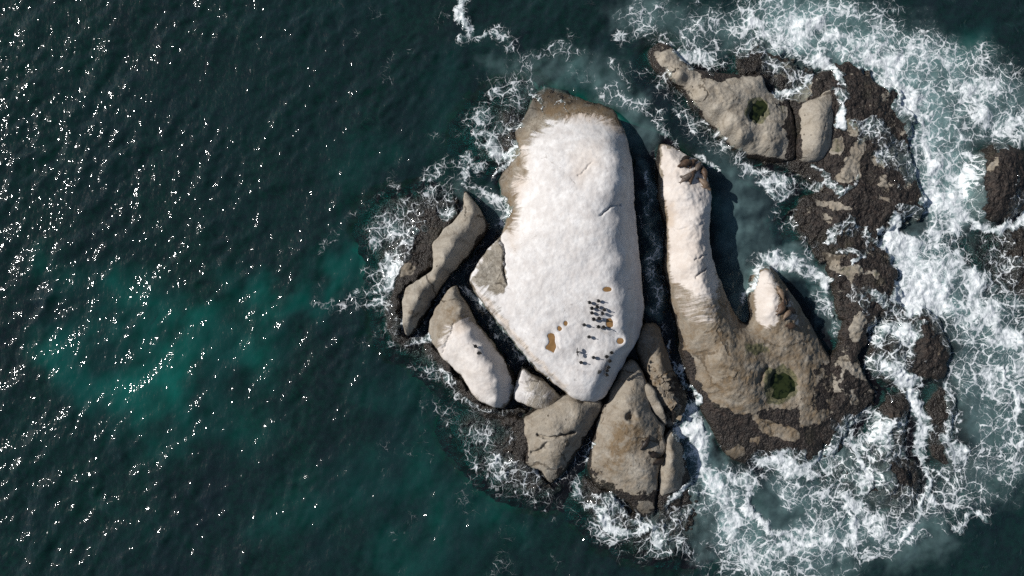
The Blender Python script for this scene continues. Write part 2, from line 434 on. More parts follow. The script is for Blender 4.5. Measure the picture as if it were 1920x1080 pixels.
class Rock:
    def __init__(self, name, label, cat, outline, rim=1.0, pts=(), R=0.5, wall=4.0, rough=0.10, cuts=(), seed=1, pools=(),
                 mussel_z=0.55, guano=0.0, brown=0.2, pale=0.0, ridge=1.5, jag=0.12, block=0.0, cell=0.08, group=None, zs=1.0, crust=1.0):
        if zs != 1.0:
            outline = [(p[0], p[1], (p[2] if len(p) > 2 else rim) * zs) for p in outline]
            pts = [(a, b, c * zs) for a, b, c in pts]; cuts = [(l, w, d, z * zs) for l, w, d, z in cuts]
        self.__dict__.update(locals())
        o = [(p[0], p[1], p[2] if len(p) > 2 else rim) for p in outline]
        self.poly = smooth_closed([to_world(a, b, c) for a, b, c in o], 4)
        step = max(1, len(o) // 40)
        cp = [(*to_world(a, b, c), c) for a, b, c in o[::step]] + [(*to_world(a, b, c), c) for a, b, c in pts]
        C = np.array(cp, float)
        self.cx, self.cz = C[:, :2], C[:, 2]
        D = np.sqrt(((self.cx[:, None] - self.cx[None]) ** 2).sum(-1) + ridge * ridge * 0.16)
        n = len(C)
        A = np.zeros((n + 1, n + 1)); A[:n, :n] = D - 0.0; A[:n, :n] -= np.eye(n) * 0.06; A[n, :n] = 1; A[:n, n] = 1
        self.w = np.linalg.solve(A, np.append(self.cz, 0))
        mn, mx = self.poly.min(0) - 1.6, self.poly.max(0) + 1.6
        self.box = (mn[0], mx[0], mn[1], mx[1])
        self.cut_w = [([to_world(a, b, zz) for a, b in line], wd, dp) for line, wd, dp, zz in cuts]
        self.pool_w = []
        found = []
        for pp, lv in pools:
            for _ in range(3):
                w = np.array([to_world(a, b, lv) for a, b in pp])
                lv = float(np.percentile(self.height(w[:, 0], w[:, 1])[0], 30)) - 0.07
            found.append((w, lv))
        self.pool_w = found

    def height(self, x, y):
        s = self.seed
        jx = fbm(x, y, 1.3, 3, s + 50) * self.jag; jy = fbm(x, y, 1.3, 3, s + 60) * self.jag
        d, u = sdf_poly(self.poly, x + jx, y + jy, True)
        z = np.full(x.shape, self.w[-1])
        for k in range(len(self.cz)):
            z = z + self.w[k] * np.sqrt((x - self.cx[k, 0]) ** 2 + (y - self.cx[k, 1]) ** 2 + self.ridge ** 2 * 0.16)
        wear = sstep(0.0, 1.2, d)
        z = z + (fbm(x, y, 3.0, 3, s) * 1.1 + fbm(x, y, 0.8, 3, s + 20) * 0.45 + fbm(x, y, 0.3, 2, s + 25) * 0.26) * self.rough * (0.4 + 0.6 * wear) * 1.3
        if self.block > 0:
            bx = np.floor(x * 1.7 + 0.6 * gnoise(x, y, s)); by = np.floor(y * 2.1 + 0.6 * gnoise(x + 9, y, s))
            z = z + self.block * np.sin(bx * 12.9898 + by * 78.233) * 0.5
        for line, wd, dp in self.cut_w:
            dl = dist_line(line, x + fbm(x, y, 0.6, 3, s + 70) * 0.14, y + fbm(x, y, 0.6, 3, s + 80) * 0.14)
            z = z - dp * np.exp(-(dl / wd) ** 2)
        for pp, lv in self.pool_w:
            dp_ = sdf_poly(pp, x, y)
            w_ = sstep(-0.45, -0.04, dp_)
            z = z * (1 - w_) + (lv + 0.05) * w_
            z = z - 0.20 * sstep(-0.06, 0.12, dp_)
        R = self.R
        k = np.clip(1 - d / R, 0, 1)
        z = z - R * (1 - np.sqrt(np.clip(1 - k * k, 0, 1)))
        z = np.where(d < 0, z + d * self.wall, z)
        return z, d, u

    def build(self):
        x0, x1, y0, y1 = self.box
        c = self.cell
        X, Y = np.meshgrid(np.arange(x0, x1 + c, c), np.arange(y0, y1 + c, c))
        Z, d, u = self.height(X, Y)
        floor = -3.4
        keepv = (Z > floor) & (d > -1.5)
        keep = keepv[:-1, :-1] & keepv[1:, :-1] & keepv[:-1, 1:] & keepv[1:, 1:]
        gy, gx = np.gradient(Z, c)
        px, py = to_px(X, Y, Z)
        f = {k: np.zeros(X.shape) for k in ('guano', 'mussel', 'brown', 'green', 'wet', 'pale')}
        f['guano'] += self.guano; f['brown'] += self.brown; f['pale'] += self.pale
        lowz = self.mussel_z + 0.45 * fbm(X, Y, 2.5, 3, self.seed + 90)
        f['mussel'] = self.crust * (1.0 - sstep(lowz - 0.5, lowz + 0.85, Z))
        f['wet'] = 0.75 * (1.0 - sstep(0.1, 0.8, Z))
        jpx = fbm(X, Y, 0.9, 3, 33) * 5; jpy = fbm(X, Y, 0.9, 3, 44) * 5
        bb = (px.min(), px.max(), py.min(), py.max())
        for what, val, soft, poly in BRUSH:
            (ax, ay), (bx, by) = poly.min(0) - soft - 6, poly.max(0) + soft + 6
            if ax > bb[1] or bx < bb[0] or ay > bb[3] or by < bb[2]: continue
            sel = (px > ax) & (px < bx) & (py > ay) & (py < by)
            if not sel.any(): continue
            sd = sdf_poly(poly, (px + jpx)[sel], (py + jpy)[sel])
            w = sstep(-soft, soft, sd)
            t = f[what]; t[sel] = t[sel] * (1 - w) + val * w
        f['guano'] *= sstep(0.5, 1.3, Z + 0.4 * fbm(X, Y, 1.0, 3, 91))
        flow = np.stack([u * 3.4, d * 0.38, np.full(X.shape, self.seed * 3.1)], -1)
        A = np.stack([f['guano'], f['mussel'], f['brown']], -1); B = np.stack([f['green'], f['wet'], f['pale']], -1)
        o = grid_mesh(self.name, X, Y, Z, keep, ROCK, {'mask_a': ('FLOAT_COLOR', np.clip(A, 0, 1)), 'mask_b': ('FLOAT_COLOR', np.clip(B, 0, 1)), 'flow': ('FLOAT_VECTOR', flow)})
        tag(o, self.label, self.cat, self.group)
        self.obj = o
        return o

    def z_at(self, px, py):
        z = 2.0
        for _ in range(6):
            x, y = to_world(px, py, z)
            z = float(self.height(np.array([x]), np.array([y]))[0][0])
        return x, y, z

ROCKS = []
def rock(*a, **k):
    r = Rock(*a, **k); ROCKS.append(r); return r

# -- the great white rock in the middle
POOL_BIG = [(1000 + a / 10.8, 580 + b / 10.8) for a, b in ((300, 500), (360, 480), (415, 500), (440, 560), (435, 650), (465, 760), (435, 830), (415, 885), (380, 860), (320, 830), (255, 800), (245, 760), (300, 710), (325, 660), (310, 590), (285, 540))]
POOLS_A = [(POOL_BIG, 5.25), (ellipse(1049.5, 616, 4.6, 4.4, 12, 2), 5.42), (ellipse(1060.6, 606.4, 3.4, 5.0, 12, 3), 5.5),
           (ellipse(1139, 542.5, 7.6, 5.2, 14, 4), 5.75), ([(1136.5, 598), (1145, 596.5), (1149.5, 603), (1149.5, 612), (1142, 615.5), (1136.8, 610)], 5.6),
           (ellipse(1163, 639.5, 7, 5.4, 12, 6), 5.05)]
main_rock = rock('granite_rock', 'huge flat granite rock whitened with bird droppings, largest in the middle', 'rock',
    [(985, 215, .2), (1003, 172, -.1), (1030, 160, -.2), (1062, 172, -.1), (1100, 186, .1), (1140, 198, .5), (1160, 215, 1.2), (1172, 245, 1.6), (1182, 280, 1.5), (1187, 320, 1.5),
     (1190, 380, 1.5), (1196, 430, 1.5), (1200, 480, 1.5), (1205, 530, 1.5), (1210, 570, 1.4), (1206, 605, 1.4), (1195, 640, 1.5), (1180, 665, 1.6), (1160, 700, 1.8), (1145, 730, 2.0),
     (1130, 748, 2.6), (1100, 752, 3.6), (1080, 745, 4), (1060, 728, 4.2), (1030, 703, 4.2), (1000, 675, 4.2), (975, 645, 4), (950, 615, 3.8), (925, 585, 3.4), (905, 560, 3), (885, 530, 2.6),
     (887, 508, 2.5), (905, 480, 2.4), (925, 455, 2.2), (938, 443, 1.8), (946, 428, 1.3), (950, 410, .8), (953, 395, .6), (943, 370, .5), (936, 345, .4), (940, 325, .4), (955, 305, .3), (950, 285, .2), (962, 265, .2), (968, 240, .2)],
    pts=[(1060, 215, 1.5), (1120, 225, 2.2), (1010, 240, 1.5), (1080, 260, 4.0), (1145, 265, 4.4), (1165, 300, 5.5), (1166, 340, 5.8), (1153, 368, 6.0), (1142, 386, 6.1), (1164, 415, 5.8), (1150, 448, 6.2), (1149, 478, 6.2), (1172, 492, 5.6), (1156, 530, 6.0), (1177, 550, 5.3), (1170, 585, 5.6), (1166, 612, 5.5), (1177, 643, 4.9), (1155, 632, 5.12), (1166, 628, 5.12), (1163, 652, 5.0), (1158, 390, 5.2), (1168, 450, 5.0), (1170, 520, 4.7),
         (1150, 665, 5.0), (1135, 690, 4.9), (1122, 715, 4.7), (1105, 738, 4.4), (1070, 715, 4.7), (1100, 660, 5.1), (1040, 660, 5.1), (1005, 640, 4.9), (1080, 600, 5.5), (1130, 600, 5.6), (1060, 540, 5.7), (1100, 500, 6.0), (1060, 430, 6.0),
         (1080, 340, 5.7), (1030, 330, 4.9), (1000, 300, 3.4), (985, 340, 2.6), (990, 390, 3.4), (1000, 430, 4.4), (970, 470, 4.0), (955, 500, 3.6), (945, 530, 3.6), (975, 560, 4.6), (925, 520, 3.0), (985, 265, 1.6), (960, 345, 1.4)],
    R=0.4, wall=6, rough=0.05, seed=3, pools=POOLS_A, mussel_z=-0.1, guano=0.90, brown=0.04, ridge=0.9, zs=0.78,
    cuts=[([(937, 440), (947, 470), (945, 505), (950, 530)], 0.10, 0.5, 3.6), ([(1125, 405), (1150, 385), (1165, 380)], 0.12, 0.3, 5.8), ([(1085, 330), (1110, 305)], .07, .15, 5.6)])
paint('guano', 0.0, 34, [(960, 130), (1180, 130), (1185, 250), (1165, 232), (1120, 212), (1075, 212), (1040, 222), (1005, 245), (985, 260), (970, 290), (930, 300), (930, 200)])
paint('guano', 0.36, 26, [(930, 290), (985, 285), (990, 330), (968, 345), (975, 380), (968, 430), (955, 445), (935, 400), (925, 340)])
paint('brown', 0.75, 12, [(995, 170), (1060, 165), (1150, 195), (1180, 240), (1180, 300), (1165, 255), (1120, 225), (1060, 225), (1010, 215)])
paint('brown', 0.55, 12, [(950, 250), (985, 240), (990, 340), (970, 390), (965, 470), (945, 440), (940, 340)])
paint('brown', 0.35, 18, [(1080, 275), (1120, 270), (1125, 310), (1090, 345), (1070, 330)])
paint('wet', 0.85, 14, [(970, 140), (1060, 150), (1150, 185), (1190, 240), (1190, 300), (1172, 250), (1130, 208), (1060, 190), (1010, 190), (985, 230), (960, 240)])
paint('mussel', 0.42, 10, [(990, 150), (1060, 160), (1150, 190), (1150, 205), (1060, 190), (1010, 190)])
paint('guano', 0.18, 5, [(884, 528), (905, 478), (937, 446), (946, 472), (944, 505), (950, 528), (948, 545), (920, 560)])
paint('guano', 0.62, 6, [(886, 530), (915, 535), (965, 620), (1010, 670), (1060, 722), (1050, 722), (990, 668), (940, 605), (905, 562)])
paint('brown', 0.5, 3, [(884, 534), (903, 560), (948, 615), (998, 674), (1058, 730), (1064, 722), (1004, 667), (954, 609), (909, 555)])
paint('guano', 0.72, 10, [(1120, 595), (1180, 610), (1175, 650), (1140, 640), (1110, 625)])

# -- slab on the left
slab = rock('granite_slab', 'long bare brown granite slab leaning left, in the left shallows', 'rock',
    [(872, 358, .6), (885, 372, .8), (905, 400, .5), (916, 420, .3), (912, 435, .2), (890, 465, .2), (870, 490, .2), (845, 515, .2), (830, 535, .2), (810, 570, .2), (790, 600, .2), (768, 628, .4), (757, 615, 1.2), (755, 580, 1.5),
     (756, 555, 1.5), (760, 540, 1.5), (785, 525, 1.6), (808, 508, 1.8), (812, 490, 1.8), (812, 470, 1.8), (815, 450, 1.8), (838, 425, 1.7), (855, 408, 1.5), (868, 390, 1.2)],
    pts=[(880, 378, 1.5), (888, 398, 2.1), (881, 418, 2.5), (852, 460, 2.7), (834, 490, 2.8), (818, 524, 2.7), (787, 560, 2.5), (773, 588, 2.2), (768, 606, 1.7), (850, 430, 2.2), (825, 470, 2.3), (800, 530, 2.2), (765, 575, 1.9)],
    R=0.14, wall=6, rough=0.06, seed=11, mussel_z=0.3, brown=0.1, pale=0.6, ridge=0.2)
# -- white-backed boulder
boulder_c = rock('granite_boulder', 'pointed boulder with a white back, two birds standing on it', 'rock',
    [(850, 535, 1.2), (862, 548, .8), (880, 575, .5), (895, 605, .4), (915, 630, .4), (935, 655, .4), (955, 690, .4), (968, 712, .4), (965, 740, .4), (950, 765, .4), (935, 765, .9), (905, 755, 1.4), (890, 745, 1.4), (878, 725, 1.3), (865, 705, 1.2), (850, 690, 1.2), (835, 678, 1.2),
     (822, 660, 1.2), (808, 635, 1.2), (803, 610, 1.2), (812, 590, 1.2), (830, 560, 1.2)],
    pts=[(852, 546, 1.7), (866, 578, 2.5), (884, 618, 3.0), (905, 648, 3.2), (925, 685, 3.2), (934, 715, 3.0), (930, 752, 2.2), (840, 600, 2.2), (850, 650, 2.6), (885, 700, 2.6), (830, 640, 2.0), (905, 735, 2.2)],
    R=0.2, wall=6, rough=0.06, seed=13, mussel_z=0.45, guano=0.1, brown=0.3, pale=0.6, ridge=0.3,
    cuts=[([(852, 605), (846, 625), (835, 645), (828, 662)], 0.05, 0.18, 2.3)])
paint('guano', 0.93, 26, [(815, 660), (845, 610), (880, 590), (905, 615), (985, 700), (975, 775), (930, 775), (880, 740)])
paint('brown', 0.65, 12, [(848, 560), (870, 585), (880, 610), (858, 625), (840, 600)])
wedge = rock('granite_wedge', 'small pale wedge-shaped boulder at the foot of the white rock', 'rock',
    [(980, 695), (1000, 705), (1025, 722), (1045, 738, 1), (1052, 752, .6), (1040, 765, .8), (1015, 767, 1.2), (985, 758, 1.2), (964, 748, 1.2), (968, 725)],
    rim=1.5, pts=[(1000, 735, 2.2), (1025, 745, 1.9), (985, 720, 1.9)], R=0.18, wall=6, rough=0.05, seed=17, ridge=0.4, mussel_z=0.1, guano=0.42, pale=0.8, brown=0.1)
boulder_e = rock('granite_boulder', 'creased tan boulder just below the tip of the white rock', 'rock',
    [(1060, 750, 1.9), (1095, 755, 1.8), (1125, 755, 1.2), (1130, 765, .8), (1115, 790, .4), (1095, 825, .3), (1075, 860, .2), (1045, 900, .2), (1030, 905, .3), (1015, 885, .6), (1000, 880, .4), (985, 870, .3), (990, 850, .8), (992, 825, 1.1), (985, 810, 1.1), (985, 790, 1.2), (1010, 775, 1.7), (1040, 763, 1.9)],
    pts=[(1040, 790, 2.3), (1085, 772, 2.5), (1060, 805, 2.3), (1080, 800, 2.2), (1030, 828, 2.2), (1062, 832, 2.2), (1055, 855, 1.6), (1030, 860, 1.6), (1015, 800, 1.9), (1040, 875, 1.2), (1100, 785, 1.9)],
    R=0.2, wall=3, rough=0.08, seed=19, mussel_z=0.35, brown=0.2, pale=0.5, ridge=0.3, cuts=[([(1008, 818), (1030, 820), (1050, 817), (1078, 812)], 0.12, 0.55, 2.0), ([(1025, 832), (1015, 845), (998, 852)], .15, .35, 1.8)])
boulder_f = rock('granite_boulder', 'broad brown boulder with a dark round hole, below the white rock', 'rock',
    [(1175, 685, 1.5), (1190, 680, 1.5), (1205, 700, 1.6), (1215, 730, 1.8), (1222, 765, 1.8), (1235, 790, 1.6), (1245, 800, 1.4), (1246, 820, 1.6), (1250, 840, 1.7), (1241, 860, 1.6), (1236, 890, 1.2), (1231, 930, .5), (1228, 965, .1), (1215, 975, .0), (1195, 965, .1), (1180, 945, .3),
     (1165, 935, .4), (1140, 920, .4), (1120, 915, .3), (1108, 890, .5), (1112, 850, 1.0), (1120, 815, 1.2), (1130, 780, 1.3), (1145, 745, 1.3), (1160, 710, 1.4)],
    pts=[(1170, 750, 2.8), (1190, 780, 3.0), (1155, 790, 2.4), (1140, 840, 1.9), (1165, 860, 2.1), (1200, 880, 2.2), (1215, 830, 2.25), (1205, 800, 2.7), (1180, 920, 1.0), (1150, 890, 1.4), (1220, 900, 1.8), (1190, 720, 2.4), (1230, 848, 2.15), (1227, 815, 2.0), (1228, 866, 2.0)],
    R=0.22, wall=3, rough=0.09, seed=23, ridge=0.6, mussel_z=0.5, brown=0.26, pale=0.45, cuts=[([(1183, 781), (1184, 783)], 0.33, 0.9, 2.9)])
paint('pale', 1.0, 14, [(1180, 850), (1235, 850), (1235, 905), (1190, 910), (1175, 885)])
paint('brown', 0.75, 14, [(1155, 800), (1195, 790), (1205, 830), (1180, 850), (1160, 880), (1130, 875), (1140, 830)])
boulder_g = rock('granite_boulder', 'narrow grey boulder beside the white rapids, split off by a cleft', 'rock',
    [(1262, 810, 1.0), (1275, 825, .5), (1285, 855, .3), (1295, 890, .3), (1298, 905, .3), (1280, 918, .4), (1250, 930, .4), (1241, 935, .4), (1239, 905, 1.0), (1243, 870, 1.6), (1250, 845, 1.8), (1253, 822, 1.4)],
    pts=[(1258, 840, 2.3), (1256, 870, 2.4), (1252, 900, 1.9), (1262, 860, 2.3), (1248, 915, 1.3)], R=0.3, wall=4, rough=0.06, seed=29, mussel_z=0.35, brown=0.2, pale=0.3, ridge=0.5)
boulder_h = rock('granite_boulder', 'dark shaded boulder with a crumbling broken end, in the channel mouth', 'rock',
    [(1222, 605, 1.0), (1238, 615, .8), (1250, 650, .7), (1262, 690, .6), (1275, 715, .5), (1290, 740, .4), (1287, 770, .4), (1268, 795, .4), (1255, 802, .5), (1245, 790, .9), (1235, 775, 1.0), (1224, 755, 1.0), (1216, 735, 1.1), (1222, 708, 1.2), (1210, 690, 1.0), (1200, 668, .8), (1195, 640, .7), (1205, 615, .9)],
    pts=[(1222, 640, 1.6), (1230, 680, 1.9), (1245, 720, 2.1), (1262, 750, 1.9), (1262, 780, 1.3), (1232, 700, 2.1)], R=0.4, wall=5, rough=0.10, seed=31, mussel_z=-0.1, brown=0.35, cuts=[([(1247, 778), (1249, 784)], .35, .9, 1.4)])
paint('mussel', 0.55, 12, [(1240, 705), (1280, 700), (1300, 745), (1290, 800), (1245, 800), (1240, 770), (1255, 745)])
flake = rock('granite_flake', 'thin pale rock flake leaning against the crumbling dark boulder', 'rock',
    [(1212, 722), (1222, 723), (1234, 745), (1246, 768), (1254, 790, 1.2), (1247, 797, 1.0), (1232, 778, 1.6), (1215, 752, 1.8), (1206, 737, 1.9)],
    rim=2.2, pts=[(1222, 745, 2.4), (1238, 772, 2.0)], R=0.25, wall=8, rough=0.08, seed=37, mussel_z=-0.5, brown=0.15, pale=0.4)

# -- the long white-tipped rock with its prong and brown body
POOL_I = [(1446, 708), (1452, 698), (1460, 703), (1469, 699), (1480, 704), (1490, 716), (1491, 733), (1481, 736), (1474, 746), (1458, 749), (1447, 744), (1452, 731), (1443, 722)]
finger = rock('granite_ridge', 'long forked brown rock with a white finger, right of the dark channel', 'rock',
    [(1240, 272, .8), (1250, 269, .8), (1275, 280, .6), (1300, 293, 1.1), (1318, 305, 1.4), (1326, 320, 1.6), (1331, 345, 1.8), (1336, 370, 1.9), (1334, 400, 1.9), (1332, 430, 1.9), (1335, 470, 1.7), (1346, 510, 1.4), (1360, 545, 1.2), (1375, 580, .8), (1390, 600, .5), (1402, 606, .5),
     (1410, 590, .6), (1408, 560, .8), (1411, 530, .8), (1418, 505, .5), (1430, 494, .2), (1445, 498, .3), (1458, 510, .3), (1475, 535, .8), (1495, 565, 1.0), (1515, 595, .9), (1535, 630, .4), (1553, 660, .5), (1565, 700, .6), (1562, 760, .5), (1548, 830, .2), (1530, 872, .0), (1480, 880, .0),
     (1420, 865, .0), (1390, 872, .0), (1355, 845, .2), (1332, 800, .4), (1312, 760, .5), (1294, 720, .6), (1284, 680, .7), (1280, 640, .9), (1272, 600, 1.2), (1265, 560, 1.4), (1258, 520, 1.5), (1254, 480, 1.5), (1252, 440, 1.3), (1254, 420, 1.2), (1246, 390, 1.4), (1241, 350, 1.3), (1237, 310, 1.0)],
    pts=[(1258, 295, 1.7), (1290, 320, 2.2), (1310, 330, 2.1), (1280, 360, 2.8), (1315, 370, 2.5), (1322, 400, 2.7), (1290, 420, 3.0), (1318, 440, 3.0), (1316, 480, 3.2), (1290, 500, 3.3), (1324, 530, 3.4), (1300, 560, 3.4), (1338, 570, 3.4), (1320, 600, 3.3), (1345, 620, 3.2), (1380, 625, 2.5), (1405, 632, 2.0),
         (1430, 590, 2.5), (1440, 555, 2.7), (1452, 545, 2.7), (1440, 512, 1.7), (1462, 575, 2.8), (1475, 610, 2.6), (1490, 640, 2.2), (1520, 650, 1.6), (1520, 680, 1.6), (1300, 640, 2.0), (1340, 680, 2.7), (1380, 690, 2.9), (1370, 730, 2.4), (1335, 730, 1.5), (1400, 745, 2.3), (1415, 690, 2.6), (1430, 655, 2.0), (1425, 730, 2.0),
         (1465, 675, 1.7), (1465, 720, 1.25), (1500, 720, 1.7), (1510, 760, 1.5), (1400, 800, .9), (1350, 780, .9), (1500, 800, 1.0), (1450, 790, 1.0), (1440, 840, .5), (1520, 840, .5), (1380, 840, .4), (1540, 720, 1.1), (1310, 700, .9), (1318, 670, 1.7)],
    R=0.4, wall=3.5, rough=0.13, seed=41, pools=[(POOL_I, 1.2)], mussel_z=0.35, brown=0.45, pale=0.15, ridge=0.8,
    cuts=[([(1300, 487), (1318, 480), (1326, 478)], .06, .2, 3.2), ([(1305, 520), (1318, 508), (1328, 500)], .08, .28, 3.3), ([(1262, 425), (1275, 432), (1285, 430)], .12, .2, 2.4), ([(1440, 690), (1428, 702), (1425, 715)], .3, .35, 2)])
paint('guano', 0.95, 16, [(1232, 268), (1260, 262), (1320, 295), (1345, 360), (1342, 470), (1350, 540), (1345, 560), (1310, 570), (1275, 570), (1255, 520), (1245, 400)])
paint('guano', 0.45, 14, [(1260, 520), (1300, 548), (1345, 560), (1360, 600), (1330, 620), (1290, 610), (1265, 580)])
paint('brown', 0.8, 6, [(1242, 380), (1262, 378), (1268, 395), (1262, 425), (1250, 430), (1246, 405)])
paint('brown', 0.30, 18, [(1270, 350), (1335, 345), (1335, 420), (1280, 430)])
paint('guano', 0.85, 14, [(1418, 500), (1440, 492), (1452, 520), (1462, 560), (1465, 600), (1440, 620), (1415, 600), (1412, 550)])
paint('guano', 0.55, 6, [(1470, 540), (1482, 560), (1500, 600), (1500, 615), (1485, 605), (1468, 575)])
paint('mussel', 0.92, 8, [(1272, 650), (1288, 655), (1302, 668), (1306, 702), (1320, 732), (1342, 757), (1380, 776), (1425, 770), (1455, 765), (1480, 770), (1500, 760), (1500, 800), (1560, 790), (1560, 890), (1340, 890), (1270, 700)])
paint('mussel', 0.1, 6, [(1412, 775), (1440, 790), (1470, 795), (1500, 815), (1490, 830), (1455, 820), (1430, 810), (1412, 795)])
paint('mussel', 0.1, 4, [(1360, 845), (1385, 835), (1398, 850), (1382, 858), (1362, 855)])
paint('mussel', 0.12, 3, [(1402, 822), (1424, 820), (1422, 828), (1405, 830)])
paint('mussel', 0.6, 14, [(1525, 680), (1570, 680), (1560, 780), (1520, 770)])
paint('green', 0.8, 12, [(1395, 645), (1430, 640), (1445, 660), (1415, 670), (1395, 662)])
paint('green', 0.75, 8, [(1432, 690), (1470, 682), (1498, 705), (1498, 740), (1470, 760), (1435, 760), (1428, 720)])

# -- the north rock with its green pool
POOL_K = ellipse(1422, 207, 15, 21, 18, 9, 0.45)
north = rock('granite_rock', 'mottled tan rock with a round green pool, at the top right of centre', 'rock',
    [(1225, 82, .1), (1245, 75, .2), (1262, 88, .3), (1280, 110, .5), (1300, 125, .6), (1330, 133, .6), (1370, 135, .6), (1400, 140, .6), (1428, 140, .8), (1440, 168, .8), (1462, 178, .5), (1482, 192, .5), (1492, 230, .6), (1496, 270, .6), (1490, 298, .5), (1460, 304, .3), (1425, 298, .3), (1395, 290, .4), (1370, 270, .6),
     (1345, 240, .7), (1320, 215, .7), (1295, 185, .6), (1270, 160, .5), (1245, 145, .3), (1222, 125, .1), (1212, 100, .0)],
    pts=[(1245, 110, 1.2), (1275, 145, 1.7), (1310, 180, 2.0), (1340, 205, 2.1), (1320, 155, 1.5), (1360, 235, 2.2), (1390, 190, 2.3), (1380, 165, 1.9), (1400, 225, 2.2), (1385, 260, 2.2), (1410, 275, 1.6), (1430, 270, 1.7), (1415, 155, 1.5), (1421, 206, 1.6), (1450, 240, 1.9), (1465, 260, 1.5), (1445, 285, 1.2), (1450, 200, 1.3), (1470, 215, 1.0), (1350, 150, 1.2), (1415, 255, 1.9)],
    R=0.35, wall=2.2, rough=0.12, seed=43, pools=[(POOL_K, 1.55)], mussel_z=0.5, brown=0.12, pale=0.65, ridge=0.9, cuts=[([(1402, 272), (1425, 268)], .7, .45, 1.8), ([(1335, 170), (1345, 195), (1352, 210)], .6, .25, 1.8)])
paint('mussel', 0.8, 5, [(1255, 95), (1285, 115), (1320, 150), (1345, 155), (1370, 150), (1402, 140), (1408, 120), (1340, 120), (1270, 80)])
paint('mussel', 0.24, 4, [(1224, 102), (1258, 90), (1280, 118), (1300, 150), (1300, 175), (1275, 155), (1248, 132)])
paint('mussel', 0.85, 4, [(1450, 190), (1475, 195), (1500, 215), (1505, 300), (1470, 300), (1480, 260), (1465, 240), (1475, 215), (1455, 205)])
paint('green', 0.7, 6, [(1402, 185), (1425, 178), (1442, 190), (1445, 215), (1435, 235), (1408, 235), (1398, 210)])
paint('mussel', 0.1, 3, [(1458, 195), (1470, 198), (1474, 215), (1472, 235), (1460, 232)])
paint('green', 0.48, 4, [(1458, 195), (1490, 190), (1492, 240), (1470, 240)])
slab_k = rock('granite_slab', 'upright tan slab standing between dark mussel gullies, right of the green pool', 'rock',
    [(1510, 194, 1.1), (1535, 180, 1.1), (1555, 166, 1.0), (1562, 175, .9), (1565, 210, .7), (1564, 240, .7), (1556, 280, .7), (1541, 298, .8), (1516, 302, .9), (1500, 290, 1.0), (1497, 270, 1.0), (1505, 240, 1.1), (1502, 215, 1.1)],
    pts=[(1535, 210, 1.9), (1548, 200, 1.8), (1530, 250, 2.0), (1545, 250, 1.9), (1525, 285, 1.6), (1512, 270, 1.5)], R=0.3, wall=4, rough=0.09, seed=47, mussel_z=-0.3, brown=0.1, pale=0.7)

# -- low mussel reefs on the right
reef = rock('mussel_reef', 'wide low reef crusted with dark mussels and bare tan patches', 'reef',
    [(1380, 128), (1400, 95, .0), (1415, 70, -.1), (1445, 72, .0), (1470, 100, .2), (1500, 120, .3), (1530, 135), (1570, 122, .3), (1600, 115, .4), (1640, 145), (1680, 172), (1702, 200), (1715, 240), (1708, 290), (1720, 330), (1735, 360), (1738, 400), (1700, 412), (1665, 425), (1650, 450), (1670, 480), (1690, 520), (1685, 560), (1700, 590),
     (1640, 605), (1625, 640), (1615, 690), (1640, 720, .3), (1650, 760, .2), (1620, 770, .2), (1595, 810, .2), (1560, 870, .0), (1545, 830), (1540, 770), (1540, 720), (1557, 664), (1574, 655), (1575, 610), (1562, 560), (1553, 500), (1530, 470, .3), (1500, 440, .2), (1485, 410, .2), (1500, 380, .2), (1535, 355, .3), (1500, 330, .1), (1460, 315, .0), (1430, 295, .1), (1490, 240), (1470, 180, .2), (1440, 160, .2)],
    rim=0.45, pts=[(1600, 180, 1.1), (1640, 200, 1.2), (1600, 300, 1.2), (1560, 320, .9), (1660, 260, 1.0), (1690, 340, 1.1), (1640, 360, 1.2), (1580, 400, 1.1), (1530, 410, .7), (1600, 470, .9), (1640, 530, 1.0), (1600, 560, .9), (1605, 620, 1.3), (1585, 680, 1.0), (1590, 730, .8), (1570, 800, .5), (1480, 130, .4), (1430, 100, .2), (1530, 165, .8), (1605, 445, .5), (1610, 230, 1.0), (1540, 340, .5), (1660, 230, .6), (1695, 385, 1.0), (1650, 290, .55)],
    R=0.5, wall=1.4, rough=0.19, seed=53, mussel_z=3.0, crust=0.75, brown=0.15, pale=0.3, jag=0.7, cell=0.08)
for pp in ([(1565, 332), (1590, 295), (1600, 265), (1620, 258), (1622, 280), (1610, 310), (1612, 330), (1590, 345), (1570, 340)],
           [(1580, 237), (1600, 226), (1618, 245), (1595, 256)], [(1645, 342), (1660, 330), (1670, 347), (1652, 352)], [(1645, 360), (1672, 375), (1668, 382), (1650, 372)],
           [(1525, 375), (1550, 377), (1592, 386), (1592, 395), (1560, 392), (1530, 384)], [(1540, 402), (1560, 400), (1565, 412), (1555, 422)], [(1540, 475), (1575, 480), (1572, 512), (1555, 498)],
           [(1592, 618), (1600, 592), (1612, 582), (1628, 602), (1618, 612), (1610, 640), (1598, 638)], [(1570, 672), (1590, 662), (1600, 680), (1620, 690), (1622, 712), (1600, 705), (1580, 690)],
           [(1575, 695), (1582, 692), (1582, 715), (1572, 720)], [(1594, 732), (1604, 730), (1608, 758), (1596, 762)], [(1630, 290), (1650, 296), (1658, 315), (1640, 312)], [(1480, 195), (1510, 185), (1525, 170), (1520, 155), (1500, 160), (1485, 175)],
           [(1470, 120), (1485, 118), (1484, 128), (1472, 130)], [(1555, 700), (1570, 705), (1572, 735), (1560, 730)]):
    paint('mussel', 0.30, 3, pp)
